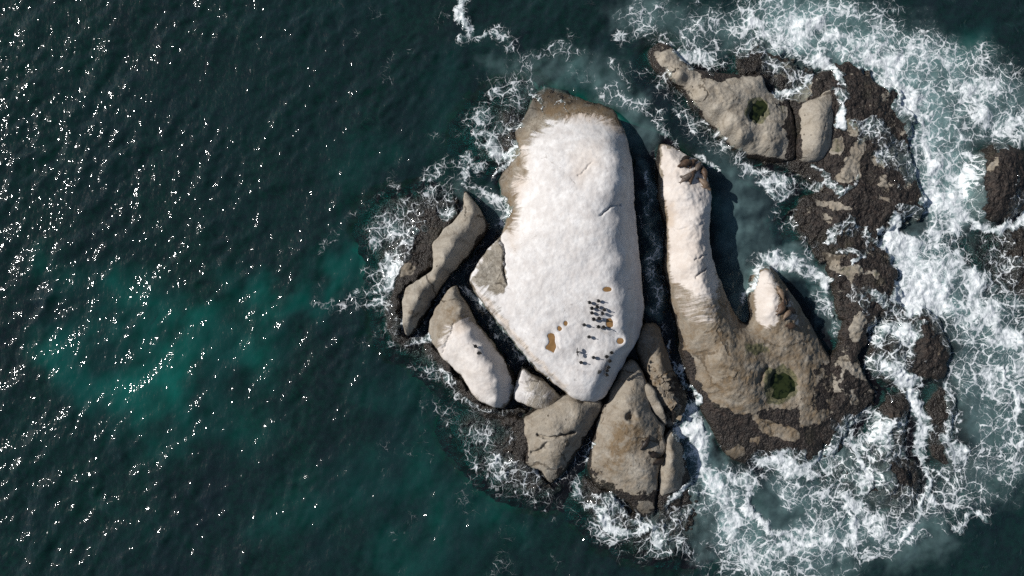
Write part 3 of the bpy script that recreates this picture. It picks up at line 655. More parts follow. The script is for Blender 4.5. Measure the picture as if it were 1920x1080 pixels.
for pp in ([(1552, 265), (1578, 254), (1584, 272), (1575, 292), (1556, 284)], [(1570, 228), (1590, 222), (1612, 238), (1592, 252)], [(1560, 505), (1590, 500), (1600, 490), (1620, 510), (1648, 505), (1655, 535), (1645, 530), (1635, 512), (1600, 515), (1598, 540), (1588, 520)]):
    paint('mussel', 0.25, 3, pp); paint('green', 0.5, 4, pp)
dome = rock('dark_rock', 'dark rounded weed-covered rock at the right edge, ringed by foam', 'rock',
    [(1805, 350, .2), (1815, 310, .2), (1840, 278, .1), (1870, 265, .1), (1900, 270, .1), (1925, 285, .1), (1945, 330, .2), (1940, 380, .2), (1910, 405, .2), (1880, 418, .2), (1845, 412, .2), (1820, 390, .2)],
    pts=[(1865, 340, 1.6), (1890, 350, 1.5), (1850, 380, 1.1), (1880, 300, 1.0)], R=0.6, wall=1.2, rough=0.22, seed=59, mussel_z=3, crust=0.85, jag=0.3)
paint('mussel', 0.2, 5, [(1850, 312), (1868, 295), (1875, 310), (1855, 325)])
edge_reef = rock('awash_reef', 'dark reef washed by thin foam below the right-edge dome rock', 'reef',
    [(1800, 455, -.5), (1830, 440, -.2), (1870, 432, -.1), (1920, 420, 0), (1965, 430, 0), (1965, 570, -.2), (1900, 552, -.3), (1860, 530, -.3), (1820, 490, -.5)],
    pts=[(1890, 470, .15), (1930, 500, .2), (1870, 500, -.05)], R=0.5, wall=1.0, rough=0.25, seed=61, mussel_z=3, jag=0.3)
ledge_a = rock('mussel_ledge', 'dark mussel ledge streaming with foam beyond the reef bare patches', 'reef',
    [(1700, 572, .3), (1730, 572, .4), (1760, 600, .4), (1780, 640, .4), (1780, 690, .3), (1758, 716, .2), (1720, 712, .2), (1680, 720, .2), (1640, 700, .3), (1630, 660, .3), (1655, 610, .3)],
    pts=[(1740, 620, .9), (1755, 660, .8), (1700, 640, .5), (1670, 670, .5), (1735, 690, .5)], R=0.4, wall=1.5, rough=0.22, seed=67, mussel_z=3, crust=0.85, jag=0.3)
ledge_b = rock('mussel_ledge', 'dark mussel ledge between foam gullies at the lower right', 'reef',
    [(1650, 765, .2), (1680, 738, .3), (1708, 742, .2), (1700, 800, .1), (1698, 850, .0), (1728, 880, -.1), (1715, 945, -.1), (1680, 965, -.2), (1620, 935, -.2), (1570, 910, -.2), (1545, 870, -.1), (1560, 830, .0), (1610, 840, .1), (1640, 810, .2)],
    pts=[(1680, 790, .75), (1670, 840, .6), (1690, 900, .4), (1640, 880, .4), (1600, 880, .15)], R=0.4, wall=1.2, rough=0.25, seed=71, mussel_z=3, crust=0.85, jag=0.35)
ledge_c = rock('awash_ledge', 'narrow dark ledge awash between two foam chutes, far lower right', 'reef',
    [(1745, 740, 0), (1770, 725, .1), (1795, 760, .1), (1785, 830, .0), (1805, 870, -.1), (1780, 890, -.1), (1745, 850, -.1), (1738, 790, 0)], pts=[(1768, 780, .45), (1772, 850, .35)], R=0.4, wall=1.2, rough=0.2, seed=73, mussel_z=3, jag=0.3)
# -- reefs awash around the left and bottom
left_reef = rock('awash_reef', 'dark weedy reef awash with lacy foam, left of the brown slab', 'reef',
    [(682, 420, -.7), (700, 385, -.6), (740, 368, -.4), (790, 362, -.2), (835, 372, .1), (862, 372, .2), (842, 425, .5), (815, 452, .6), (808, 505, .6), (758, 540, .6), (750, 590, .5), (752, 632, .2), (790, 620, -.2), (815, 650, -.1), (800, 690, -.5), (760, 665, -.5), (725, 640, -.6), (712, 590, -.6), (704, 540, -.6), (700, 480, -.6)],
    pts=[(780, 400, .1), (790, 460, .35), (760, 500, .35), (740, 450, -.1), (730, 560, -.1), (720, 420, -.3), (770, 515, .6)], R=0.5, wall=0.9, rough=0.22, seed=79, mussel_z=3, jag=0.4)
paint('mussel', 0.15, 5, [(748, 492), (772, 488), (780, 500), (768, 516), (752, 520)])
c_skirt = rock('awash_reef', 'dark weedy shelf under the white-backed boulder, fringed with foam', 'reef',
    [(800, 640, .2), (825, 665, .5), (850, 695, .6), (868, 712, .6), (880, 732, .6), (893, 750, .6), (935, 768, .4), (975, 765, .2), (985, 775, .1), (930, 800, -.4), (880, 775, -.4), (845, 740, -.5), (815, 705, -.5), (795, 670, -.3)],
    pts=[(850, 715, .3), (870, 738, .3), (900, 770, .1), (825, 690, .1)], R=0.4, wall=0.9, rough=0.2, seed=81, mussel_z=3, jag=0.3)
low_reef = rock('awash_reef', 'dark weedy reef awash below the white-backed boulder, lower left', 'reef',
    [(842, 800, -.8), (860, 770, -.5), (900, 770, -.2), (945, 775, .1), (985, 790, .4), (992, 830, .5), (985, 870, .4), (1015, 888, .3), (1035, 908, .2), (1060, 915, -.2), (1030, 938, -.4), (975, 930, -.5), (915, 905, -.6), (870, 860, -.8)],
    pts=[(940, 810, .1), (960, 850, .25), (930, 860, -.1), (900, 810, -.2), (980, 900, .1), (965, 810, .25)], R=0.5, wall=0.9, rough=0.24, seed=83, mussel_z=3, jag=0.4)
toe_reef = rock('awash_reef', 'dark rock toe awash with white surf below the broad holed boulder', 'reef',
    [(1078, 925, -.3), (1095, 890, .1), (1118, 905, .4), (1150, 930, .5), (1190, 965, .4), (1228, 970, .3), (1240, 930, .4), (1270, 918, .4), (1300, 905, .2), (1318, 940, -.1), (1312, 1000, -.3), (1280, 1045, -.7), (1200, 1040, -.7), (1130, 1005, -.6), (1090, 965, -.5)],
    pts=[(1140, 950, .35), (1170, 980, .2), (1220, 990, .15), (1270, 960, .35), (1270, 1000, .0)], R=0.5, wall=0.9, rough=0.22, seed=89, mussel_z=3, jag=0.35)
paint('mussel', 0.15, 4, [(1195, 935), (1222, 945), (1226, 955), (1205, 965), (1196, 950)])
nw_reef = rock('awash_reef', 'submerged dark reef laced with foam at the white rock upper left', 'reef',
    [(862, 250, -1), (890, 205, -.9), (940, 175, -.8), (1000, 160, -.7), (1010, 200, -.2), (985, 250, .0), (965, 300, .1), (930, 305, -.3), (885, 290, -.7)],
    pts=[(940, 230, -.25), (960, 265, .0), (920, 260, -.4)], R=0.5, wall=0.8, rough=0.2, seed=97, mussel_z=3, jag=0.4)

for r in ROCKS: r.build()

# ------------------------------------------------------------------ the sea
SC = 0.11
XS, YS = np.meshgrid(np.arange(-53.0, 53.0, SC), np.arange(-31.0, 31.0, SC))
RZ = np.full(XS.shape, -50.0)
for r in ROCKS:
    x0, x1, y0, y1 = r.box
    i0, i1 = max(0, int((x0 + 53) / SC)), min(XS.shape[1], int((x1 + 53) / SC) + 1)
    j0, j1 = max(0, int((y0 + 31) / SC)), min(XS.shape[0], int((y1 + 31) / SC) + 1)
    if i1 <= i0 or j1 <= j0: continue
    z, d, _ = r.height(XS[j0:j1, i0:i1], YS[j0:j1, i0:i1])
    RZ[j0:j1, i0:i1] = np.maximum(RZ[j0:j1, i0:i1], np.where(d > -1.4, z, -50))

# wind waves as a random wave field
ny, nx = XS.shape
kx = np.fft.fftfreq(nx, SC) * 2 * np.pi; ky = np.fft.fftfreq(ny, SC) * 2 * np.pi
KX, KY = np.meshgrid(kx, ky); K = np.sqrt(KX ** 2 + KY ** 2) + 1e-9
wd = math.radians(-62)
ang = np.cos(np.arctan2(KY, KX) - wd)
rs = np.random.RandomState(5)
def field(kp, lo, hi, spread, fall, slope):
    S = np.exp(-0.5 * (kp / K) ** 2) * K ** (-fall) * (0.12 + np.abs(ang) ** spread) * np.exp(-(K / hi) ** 2) * (1 - np.exp(-(K / lo) ** 4))
    H = (rs.randn(ny, nx) + 1j * rs.randn(ny, nx)) * S
    h = np.fft.ifft2(H).real
    gy, gx = np.gradient(h, SC)
    return h * slope / np.sqrt((gx ** 2 + gy ** 2).mean())
GUST = np.clip(1.0 + 0.55 * fbm(XS, YS, 7.0, 3, 78), 0.35, 2.0)      # calmer and livelier patches
WAVE = field(0.9, 0.4, 3.0, 1.4, 2.0, 0.075) + (field(2.4, 1.6, 6.0, 0.7, 2.0, 0.15) + field(5.0, 3.5, 11.0, 0.5, 1.8, 0.09)) * GUST
WAVE = WAVE + 0.05 * fbm(XS, YS, 9.0, 2, 77)

px, py = to_px(XS, YS, np.zeros_like(XS))
jx = fbm(XS, YS, 2.6, 4, 101, 0.6) * 20; jy = fbm(XS, YS, 2.6, 4, 111, 0.6) * 20
FOAM = np.zeros(XS.shape); MILK = np.zeros(XS.shape)
def brush(target, val, width, line, edge=0.9):
    """a soft stroke of foam; width in photo pixels"""
    L = np.asarray(line, float)
    (ax, ay), (bx, by) = L.min(0) - width * 2.2 - 30, L.max(0) + width * 2.2 + 30
    sel = (px > ax) & (px < bx) & (py > ay) & (py < by)
    k = min(1.0, 0.35 + width / 40.0)
    d = dist_line(L, (px + jx * k)[sel], (py + jy * k)[sel])
    val = val if val < 0.86 else 0.86 + (val - 0.86) * (1.0 if width > 15 else 0.2)
    w = val * (1 - sstep(width * (1 - edge), width * (1 + edge * 0.5), d))
    target[sel] = np.maximum(target[sel], w)
F = lambda v, w, *l, e=0.9: brush(FOAM, v, w, l, e)
W = lambda v, w, *l, e=1.0: brush(MILK, v, w, l, e)
# north-east surf
F(.62, 45, (1330, 40), (1400, 40), (1470, 45), (1560, 60), (1640, 90), (1720, 140), (1780, 200))
F(.60, 50, (1560, 30), (1650, 60), (1740, 90), (1830, 130), (1880, 190))
F(.95, 22, (1410, 30), (1440, 60), (1470, 85), (1530, 110), (1545, 130))
F(1.0, 24, (1590, 90), (1640, 110), (1680, 150), (1705, 185), (1725, 200))
F(.85, 30, (1500, 60), (1580, 60), (1650, 90), (1700, 130))
F(.70, 48, (1720, 200), (1735, 270), (1745, 330), (1775, 400), (1770, 450))
F(.95, 18, (1720, 200), (1735, 260), (1740, 310), (1760, 350))
F(.66, 50, (1780, 180), (1840, 210), (1900, 230), (1950, 240))
F(.60, 55, (1780, 260), (1800, 330), (1790, 390))
F(.85, 16, (1800, 280), (1815, 300), (1805, 350), (1790, 370))
F(.80, 14, (1800, 400), (1830, 425), (1870, 435), (1910, 415), (1940, 400))
F(.40, 30, (1850, 110), (1900, 130), (1950, 160)); F(.38, 26, (1250, 20), (1290, 60), (1330, 90), (1370, 120))
F(.45, 30, (1180, 20), (1220, 50), (1250, 70)); F(.55, 26, (1290, 95), (1330, 115), (1380, 105), (1410, 70))
F(.35, 30, (1400, 10), (1500, 10), (1600, 10)); F(.45, 30, (1430, 110), (1480, 140), (1500, 160), (1475, 185)); F(.75, 10, (1455, 185), (1480, 170), (1510, 150))
F(.9, 12, (1535, 120), (1560, 140), (1570, 160), (1567, 200), (1570, 240)); 
# surge over the reef in the middle right
F(1.1, 40, (1680, 450), (1710, 480), (1720, 530), (1710, 560), e=.5)
F(1.0, 40, (1740, 480), (1780, 540), (1760, 570)); F(.85, 40, (1770, 430), (1800, 520), (1850, 590), (1900, 640))
F(.72, 45, (1720, 570), (1800, 600), (1880, 650), (1930, 690)); F(.55, 50, (1820, 700), (1870, 740), (1900, 800)); F(.5, 40, (1900, 560), (1940, 620))
F(.45, 26, (1830, 470), (1880, 490), (1930, 500)); F(.45, 20, (1840, 520), (1900, 540)); F(.35, 22, (1840, 380), (1880, 350), (1910, 330)); F(.3, 20, (1870, 280), (1910, 310))
# ledges and gullies, lower right
F(.68, 34, (1650, 610), (1690, 620), (1700, 660), (1680, 690)); F(.9, 20, (1660, 690), (1690, 710), (1720, 715)); F(.5, 24, (1640, 640), (1640, 690), (1660, 720)); F(.45, 18, (1730, 600), (1770, 640), (1785, 680), (1770, 720))
F(.92, 15, (1770, 720), (1785, 760), (1780, 820), (1800, 880)); F(.75, 18, (1715, 740), (1730, 790), (1725, 850)); F(.95, 9, (1720, 850), (1740, 900), (1745, 940)); F(.95, 8, (1735, 935), (1710, 980), (1690, 1010)); F(.9, 7, (1740, 880), (1775, 895))
F(.62, 30, (1580, 790), (1620, 780), (1660, 800), (1650, 840), (1600, 840)); F(.8, 14, (1560, 800), (1600, 820), (1610, 860), (1630, 910)); F(.7, 16, (1630, 770), (1670, 795), (1650, 830))
F(.55, 40, (1820, 700), (1880, 690), (1920, 760), (1905, 830)); F(.95, 6, (1870, 690), (1900, 720), (1912, 790), (1915, 840)); F(.45, 40, (1830, 850), (1880, 860)); F(.48, 60, (1740, 930), (1830, 900), (1890, 880)); F(.42, 50, (1600, 880), (1660, 900), (1700, 960)); F(.40, 34, (1690, 790), (1680, 850)); F(.40, 40, (1620, 250), (1660, 280), (1690, 330)); F(.34, 30, (1660, 380), (1700, 400)); F(.34, 30, (1880, 330), (1900, 380)); F(.42, 40, (1880, 470), (1900, 520)); F(.36, 30, (1590, 520), (1620, 560))
F(.7, 12, (1800, 985), (1830, 960), (1850, 970)); F(.4, 35, (1740, 960), (1800, 960)); F(.8, 10, (1660, 1030), (1700, 1015), (1740, 1005))
# the rapids out of the channel and the surf below
F(1.05, 17, (1297, 745), (1300, 785), (1308, 830), (1318, 875)); F(.95, 24, (1275, 800), (1310, 840), (1330, 890), (1350, 930)); F(.66, 45, (1330, 900), (1360, 960), (1390, 1020), (1420, 1060)); F(.85, 16, (1340, 880), (1390, 900), (1410, 960), (1450, 1000)); F(.6, 50, (1420, 1030), (1500, 1040), (1600, 1030))
F(.6, 34, (1440, 880), (1490, 870), (1540, 880), (1580, 920)); F(.75, 13, (1430, 860), (1470, 850), (1500, 870), (1540, 860)); F(.66, 36, (1560, 930), (1620, 960), (1660, 1000)); F(.85, 12, (1590, 960), (1600, 1010), (1620, 1050), (1660, 1040)); F(.62, 26, (1480, 920), (1540, 940), (1560, 980), (1500, 1000))
F(.9, 12, (1440, 990), (1500, 1020), (1560, 1010), (1600, 1030)); F(.5, 40, (1350, 1040), (1420, 1075), (1520, 1080)); F(.6, 18, (1420, 850), (1400, 880), (1420, 910)); F(.7, 12, (1545, 850), (1560, 820), (1600, 790))
# bottom toe
F(.66, 14, (1085, 905), (1095, 930), (1120, 960), (1150, 990), (1200, 1005)); F(.85, 14, (1195, 1000), (1215, 985), (1235, 990), (1230, 1015)); F(.7, 12, (1240, 945), (1260, 925), (1290, 910)); F(.42, 26, (1130, 930), (1160, 960), (1210, 980)); F(.5, 30, (1250, 960), (1290, 970), (1270, 1010)); F(.4, 22, (1150, 1010), (1220, 1030), (1290, 1030)); F(.26, 22, (1060, 950), (1120, 1000), (1200, 1050)); F(.3, 20, (1280, 1040), (1350, 1070))
F(.28, 20, (1060, 905), (1080, 870), (1110, 830))
# left reef lace
F(.56, 20, (770, 440), (755, 470), (740, 500), (725, 530)); F(.40, 40, (720, 450), (770, 410), (820, 380)); F(.36, 26, (700, 520), (720, 570), (740, 620)); F(.34, 30, (700, 420), (740, 390)); F(.34, 30, (880, 240), (910, 200), (960, 180)); F(.4, 22, (790, 420), (800, 380), (850, 350)); F(.5, 12, (725, 535), (690, 540), (660, 555)); F(.42, 14, (600, 570), (640, 565), (690, 570), (720, 560)); F(.3, 10, (605, 520), (600, 550), (620, 570)); F(.26, 8, (605, 470), (640, 420), (690, 385), (720, 360)); F(.3, 10, (735, 320), (750, 360), (770, 400))
F(.48, 12, (735, 645), (760, 655), (785, 645), (800, 630)); F(.3, 14, (800, 700), (830, 690), (850, 720)); F(.42, 12, (830, 710), (860, 740), (900, 765)); F(.3, 14, (720, 600), (740, 630), (760, 660)); F(.25, 14, (780, 690), (800, 740), (820, 780)); F(.22, 14, (840, 780), (870, 850), (920, 900), (980, 930), (1040, 940))
F(.45, 10, (905, 770), (935, 775), (965, 780)); F(.38, 34, (890, 800), (930, 850), (980, 890)); F(.42, 16, (960, 870), (1000, 890), (1020, 910)); F(.32, 16, (930, 910), (990, 925), (1040, 930)); F(.3, 14, (960, 800), (955, 840))
# north-west of the white rock
F(.58, 22, (905, 255), (930, 280), (960, 290)); F(.85, 12, (920, 280), (945, 285), (965, 275)); F(.45, 30, (900, 220), (930, 230), (960, 250)); F(.42, 24, (940, 190), (970, 170), (985, 130)); F(.5, 14, (865, 310), (890, 340), (920, 370), (945, 390)); F(.7, 8, (870, 315), (880, 345), (915, 360), (945, 375), (950, 400)); F(.45, 14, (800, 330), (830, 310), (870, 300), (900, 310)); F(.4, 16, (810, 360), (850, 345), (870, 330)); F(.55, 7, (930, 330), (945, 310), (965, 300)); F(.5, 8, (940, 420), (945, 405), (955, 390))
F(.3, 7, (700, 470), (730, 410), (760, 390))
F(.6, 12, (860, 30), (872, 0), e=.7); F(.95, 11, (873, 30), (878, 50), (880, 62)); F(.7, 9, (858, 75), (890, 65), (912, 62)); F(.4, 16, (930, 55), (960, 80), (985, 130), (960, 150)); F(.42, 14, (970, 110), (1010, 100), (1060, 95), (1110, 105)); F(.45, 8, (1075, 98), (1105, 105)); F(.42, 5, (995, 140), (998, 175), (1015, 195)); F(.5, 2.5, (1000, 185), (1020, 200), (1022, 220)); F(.4, 2.5, (1022, 198), (1050, 195), (1060, 205), (1065, 220))
F(.42, 16, (1130, 165), (1180, 190), (1230, 210)); F(.6, 14, (1225, 215), (1240, 250), (1270, 270), (1290, 285)); F(.75, 6, (1290, 285), (1320, 305), (1345, 318)); F(.4, 14, (1145, 120), (1180, 150)); F(.35, 12, (1160, 70), (1200, 60), (1240, 40)); F(.35, 18, (1240, 160), (1290, 210), (1330, 250), (1370, 285)); F(.3, 16, (1180, 130), (1240, 150)); F(.25, 14, (1290, 240), (1330, 280), (1360, 300))
F(.45, 22, (1400, 310), (1440, 330), (1470, 345), (1520, 340)); F(.55, 16, (1430, 350), (1460, 370), (1500, 350), (1540, 350)); F(.4, 12, (1445, 380), (1480, 430), (1500, 460), (1520, 490)); F(.55, 8, (1525, 310), (1540, 330), (1570, 360), (1600, 340))
F(.5, 14, (1560, 440), (1580, 420), (1620, 430), (1630, 460), (1600, 485), (1570, 470)); F(.75, 4, (1570, 440), (1585, 422), (1620, 425), (1632, 450), (1610, 480), (1580, 500)); F(.5, 14, (1610, 545), (1640, 560), (1670, 590)); F(.6, 6, (1605, 550), (1650, 565), (1680, 590)); F(.5, 10, (1650, 560), (1690, 600))
# surge between the two prongs
F(.85, 16, (1420, 480), (1470, 490), (1520, 510), (1545, 530), e=.8); F(.95, 14, (1510, 515), (1540, 520), (1550, 545), e=.7); F(.8, 8, (1400, 570), (1405, 530), (1418, 495)); F(.6, 12, (1545, 560), (1555, 600), (1560, 625)); F(.5, 12, (1530, 560), (1540, 590))
# dark channels
F(.46, 12, (1212, 330), (1220, 400), (1225, 450), (1222, 520), (1230, 580)); F(.46, 9, (1225, 480), (1235, 530), (1232, 580)); F(.5, 5, (1255, 640), (1265, 690), (1280, 730)); F(.9, 7, (1275, 690), (1285, 720), (1295, 750))
F(.44, 10, (875, 540), (900, 575), (950, 640), (990, 680)); F(.4, 6, (1100, 860), (1120, 810), (1140, 770)); F(.25, 10, (800, 590), (840, 540), (880, 490)); F(.4, 5, (930, 600), (980, 660), (1030, 710)); F(.45, 6, (870, 540), (885, 545)); F(.3, 8, (940, 690), (965, 670))
# milky aerated water, also laid in to lighten shadowed channels
W(.8, 70, (1480, 40), (1580, 70), (1680, 120), (1750, 200), (1760, 300), (1780, 380)); W(.65, 70, (1700, 110), (1800, 150), (1880, 210)); W(.6, 60, (1780, 560), (1860, 620), (1900, 700)); W(.45, 80, (1840, 720), (1890, 800)); W(.4, 60, (1620, 1000), (1720, 1000)); W(.3, 60, (1800, 900), (1880, 880)); W(.35, 40, (1560, 850), (1640, 900)); W(.85, 50, (1720, 480), (1780, 560))
W(.85, 34, (1300, 800), (1340, 920), (1370, 1000)); W(.6, 70, (1370, 960), (1440, 1030), (1560, 1020)); W(.4, 50, (1480, 930), (1560, 960), (1640, 980)); W(.3, 40, (1180, 20), (1300, 50), (1400, 60))
W(.22, 40, (1000, 135), (1080, 125), (1150, 150)); W(.30, 34, (1120, 150), (1180, 190), (1200, 250)); W(.15, 50, (1350, 300), (1400, 400), (1420, 460)); W(.5, 26, (1400, 500), (1480, 490), (1540, 520)); W(.16, 30, (930, 120), (990, 150)); W(.2, 26, (880, 360), (930, 380), (940, 410)); W(.4, 22, (1540, 560), (1560, 620)); W(.25, 12, (1720, 760), (1730, 820))
W(.35, 18, (1290, 880), (1310, 960), (1320, 1040)); W(.4, 16, (1225, 985), (1240, 1005)); W(.34, 15, (1212, 310), (1222, 420), (1230, 590)); W(.34, 40, (1370, 340), (1385, 430), (1395, 520), (1400, 570)); W(.2, 10, (900, 570), (960, 640), (1010, 690))  # channel and finger-side strokes also paint the shadowed water lighter

big = fbm(XS, YS, 4.0, 4, 131)
FOAM = np.clip(FOAM * (1 + 0.45 * big), 0, 1.15)
# a thin broken fringe along every waterline
dist0 = np.abs(RZ - 0.0)
fringe = 0.26 * (1 - sstep(0.1, 0.6, dist0)) * sstep(-0.25, 0.5, fbm(XS, YS, 2.2, 3, 141)) * (px > 660)
FOAM = np.maximum(FOAM, fringe)
fleck = 0.17 * sstep(0.15, 0.8, fbm(XS, YS, 3.5, 4, 151)) * sstep(560, 760, px) * (RZ < -0.2) * (1 - sstep(1250, 1350, px))
FOAM = np.maximum(FOAM, fleck)
# surf piles up and runs over the low rock
calm = 1 - 0.5 * np.clip(MILK + FOAM, 0, 1)
Z = WAVE * calm + np.clip(FOAM - 0.35, 0, 1) * (0.18 + 0.13 * fbm(XS, YS, 0.9, 4, 161) + 0.25 * fbm(XS, YS, 2.8, 3, 171)) - 0.04
sheet = sstep(0.10, 0.32, FOAM + 0.06 * big)
lim = 1.0 + 0.5 * np.clip(FOAM, 0, 1)
Z = np.where((sheet > 0) & (RZ < lim), np.maximum(Z, Z * (1 - sheet) + (RZ + 0.045 + 0.05 * np.clip(FOAM, 0, 1)) * sheet), Z)

# the sea floor: weed and rock with a few sandy patches
BC = 0.6
XB, YB = np.meshgrid(np.arange(-75, 75, BC), np.arange(-48, 48, BC))
def floor_z(x, y): return -4.6 + 0.7 * fbm(x, y, 9.0, 4, 181)
bpx, bpy_ = to_px(XB, YB, np.zeros_like(XB))
jbx = fbm(XB, YB, 7.0, 4, 201) * 70; jby = fbm(XB, YB, 7.0, 4, 211) * 70
SAND = np.zeros(XB.shape)
def sandy(v, w, *line):
    d = dist_line(np.asarray(line, float), bpx + jbx, bpy_ + jby)
    SAND[:] = np.maximum(SAND, v * (1 - sstep(-w * 0.5, w * 2.1, d)))
sandy(1.0, 70, (60, 680), (180, 720), (300, 740)); sandy(.7, 60, (120, 560), (250, 620), (330, 700), (400, 650)); sandy(.45, 70, (420, 520), (480, 700)); sandy(.4, 60, (40, 480), (200, 520)); sandy(.42, 60, (250, 830), (420, 820)); sandy(.72, 40, (470, 600), (560, 520), (640, 480), (680, 400)); sandy(.32, 60, (640, 300), (700, 250)); sandy(.45, 90, (560, 980), (760, 900), (900, 1000), (760, 1060)); sandy(.25, 50, (120, 980), (250, 1000)); sandy(.3, 60, (800, 160), (880, 60)); sandy(.7, 50, (1380, 380), (1420, 450)); sandy(.6, 40, (1090, 130), (1190, 230)); sandy(.35, 50, (780, 780), (800, 860)); sandy(.4, 60, (1500, 20), (1700, 20)); sandy(.6, 60, (1850, 60), (1900, 40)); sandy(.4, 60, (700, 720), (720, 800))
def lin(x, y, arr):   # look the coarse grid up at fine points
    u = np.clip((x + 75) / BC, 0, arr.shape[1] - 1.001); v = np.clip((y + 48) / BC, 0, arr.shape[0] - 1.001)
    i = u.astype(int); j = v.astype(int); a = u - i; b = v - j
    return (arr[j, i] * (1 - a) + arr[j, i + 1] * a) * (1 - b) + (arr[j + 1, i] * (1 - a) + arr[j + 1, i + 1] * a) * b
ZB = floor_z(XB, YB)
floor_here = lin(XS, YS, ZB)
depth = np.clip(Z - np.maximum(RZ, floor_here), 0.0, 8)
KABS = np.array([1.1, 0.165, 0.178])
TR = np.exp(-depth[..., None] * KABS[None, None])

seabed = grid_mesh('seabed', XB, YB, ZB, np.ones((XB.shape[0] - 1, XB.shape[1] - 1), bool), BED, {'sand': ('FLOAT', SAND)})
tag(seabed, None, None, None, 'structure')

# eddies: follow each bit of foam back along a swirling current
fsel = (FOAM > 0.01) | (MILK > 0.005)
qx, qy = XS[fsel].copy(), YS[fsel].copy()
def psi(x, y): return 2.6 * gnoise(x / 7.0, y / 7.0, 301) + 1.0 * gnoise(x / 2.6, y / 2.6, 302) + 0.10 * gnoise(x / 1.0, y / 1.0, 303)
for _ in range(7):
    e = 0.02; p0 = psi(qx, qy)
    vx = (psi(qx, qy + e) - p0) / e; vy = -(psi(qx + e, qy) - p0) / e
    qx = qx - 0.20 * vx; qy = qy - 0.20 * vy
DRIFT = np.stack([XS, YS, np.zeros_like(XS)], -1); DRIFT[fsel, 0] = qx; DRIFT[fsel, 1] = qy

hid = RZ > Z + 0.5
keep = ~(hid[:-1, :-1] & hid[1:, :-1] & hid[:-1, 1:] & hid[1:, 1:])
# fade the edge of the detailed sea into the plain sea round it
edge = np.minimum(np.minimum(XS + 53, 53 - SC - XS), np.minimum(YS + 31, 31 - SC - YS))
Z = Z * sstep(0.0, 2.0, edge)
SPREAD = np.clip(0.5 + 0.6 * fbm(XS, YS, 14, 3, 221) + sstep(600, 300, 0) * 0, 0, 1)
attrs = {'sea_a': ('FLOAT_COLOR', np.stack([np.clip(FOAM, 0, 1.2), MILK, SPREAD], -1)), 'trans': ('FLOAT_COLOR', TR), 'drift': ('FLOAT_VECTOR', DRIFT)}
fm = (FOAM > 0.40)
is_foam = fm[:-1, :-1] & fm[1:, 1:] & fm[:-1, 1:] & fm[1:, :-1]
lf = (FOAM > 0.015) | (MILK > 0.01)
some = lf[:-1, :-1] | lf[1:, 1:] | lf[:-1, 1:] | lf[1:, :-1]
sea = grid_mesh('sea', XS, YS, Z, keep & ~is_foam, SEA, attrs, SEA_FOAM, some); tag(sea, None, None, None, 'structure')
foam = grid_mesh('sea_foam', XS, YS, Z, keep & is_foam, SEA_FOAM, attrs)
tag(foam, 'white churning surf and lacy foam breaking over the reefs', 'foam', None, 'stuff')

# open sea out to the horizon, round the detailed patch
def ring(name, z, inner, outer, mat, attrs):
    x0, x1, y0, y1 = inner; R = outer
    v = [(x0, y0, z), (x1, y0, z), (x1, y1, z), (x0, y1, z), (-R, -R, z), (R, -R, z), (R, R, z), (-R, R, z)]
    f = [(4, 5, 1, 0), (5, 6, 2, 1), (6, 7, 3, 2), (7, 4, 0, 3)]
    me = bpy.data.meshes.new(name); me.from_pydata(v, [], f)
    for an, c in attrs.items():
        a = me.attributes.new(an, 'FLOAT_COLOR', 'POINT'); a.data.foreach_set('color', np.tile(np.array([*c, 1], np.float32), 8))
    me.materials.append(mat)
    o = bpy.data.objects.new(name, me); COL.objects.link(o); return o
xe, ye = float(XS.max()), float(YS.max())
tag(ring('open_sea', 0.0, (-53.0, xe, -31.0, ye), 9000, SEA, {'sea_a': (0, 0, .5), 'trans': tuple(np.exp(-4.6 * KABS))}), None, None, None, 'structure')
tag(ring('outer_seabed', -4.6, (float(XB.min()), float(XB.max()), float(YB.min()), float(YB.max())), 9000, BED, {}), None, None, None, 'structure')

# ------------------------------------------------------------------ puddles
def puddle(name, label, cat, poly, lv, mat, group=None):
    P = smooth_closed([to_world(a, b, lv) for a, b in poly], 3)
    c = P.mean(0); n = len(P)
    P = c + (P - c) * 1.06
    v = [(x, y, lv) for x, y in P] + [(x, y, lv - 0.16) for x, y in c + (P - c) * 0.96]
    f = [tuple(range(n))] + [(i, n + i, n + (i + 1) % n, (i + 1) % n) for i in range(n)] + [tuple(range(2 * n - 1, n - 1, -1))]
    me = bpy.data.meshes.new(name); me.from_pydata(v, [], f); me.materials.append(mat); me.update()
    o = bpy.data.objects.new(name, me); COL.objects.link(o)
    return tag(o, label, cat, group)
pl = ['large hourglass-shaped brown puddle on the white rock', 'small brown puddle just above the hourglass puddle on the white rock', 'smallest narrow brown puddle, uppermost of three in a row', 'oval brown puddle above the flock of birds, nearest the rock top', 'brown puddle right beside the tight flock of birds', 'brown puddle at the shaded right edge below the flock']
for (pp, _), (_, lv), lb in zip(POOLS_A, main_rock.pool_w, pl):
    puddle('brown_puddle', lb, 'puddle', pp, lv, BROWN_POOL, 'brown puddles on the white rock')
puddle('rock_pool', 'round dark green rock pool in the mottled tan rock', 'rock pool', POOL_K, north.pool_w[0][1], GREEN_POOL, 'green rock pools')
puddle('rock_pool', 'dark green weedy rock pool in the forked brown rock body', 'rock pool', POOL_I, finger.pool_w[0][1], GREEN_POOL, 'green rock pools')

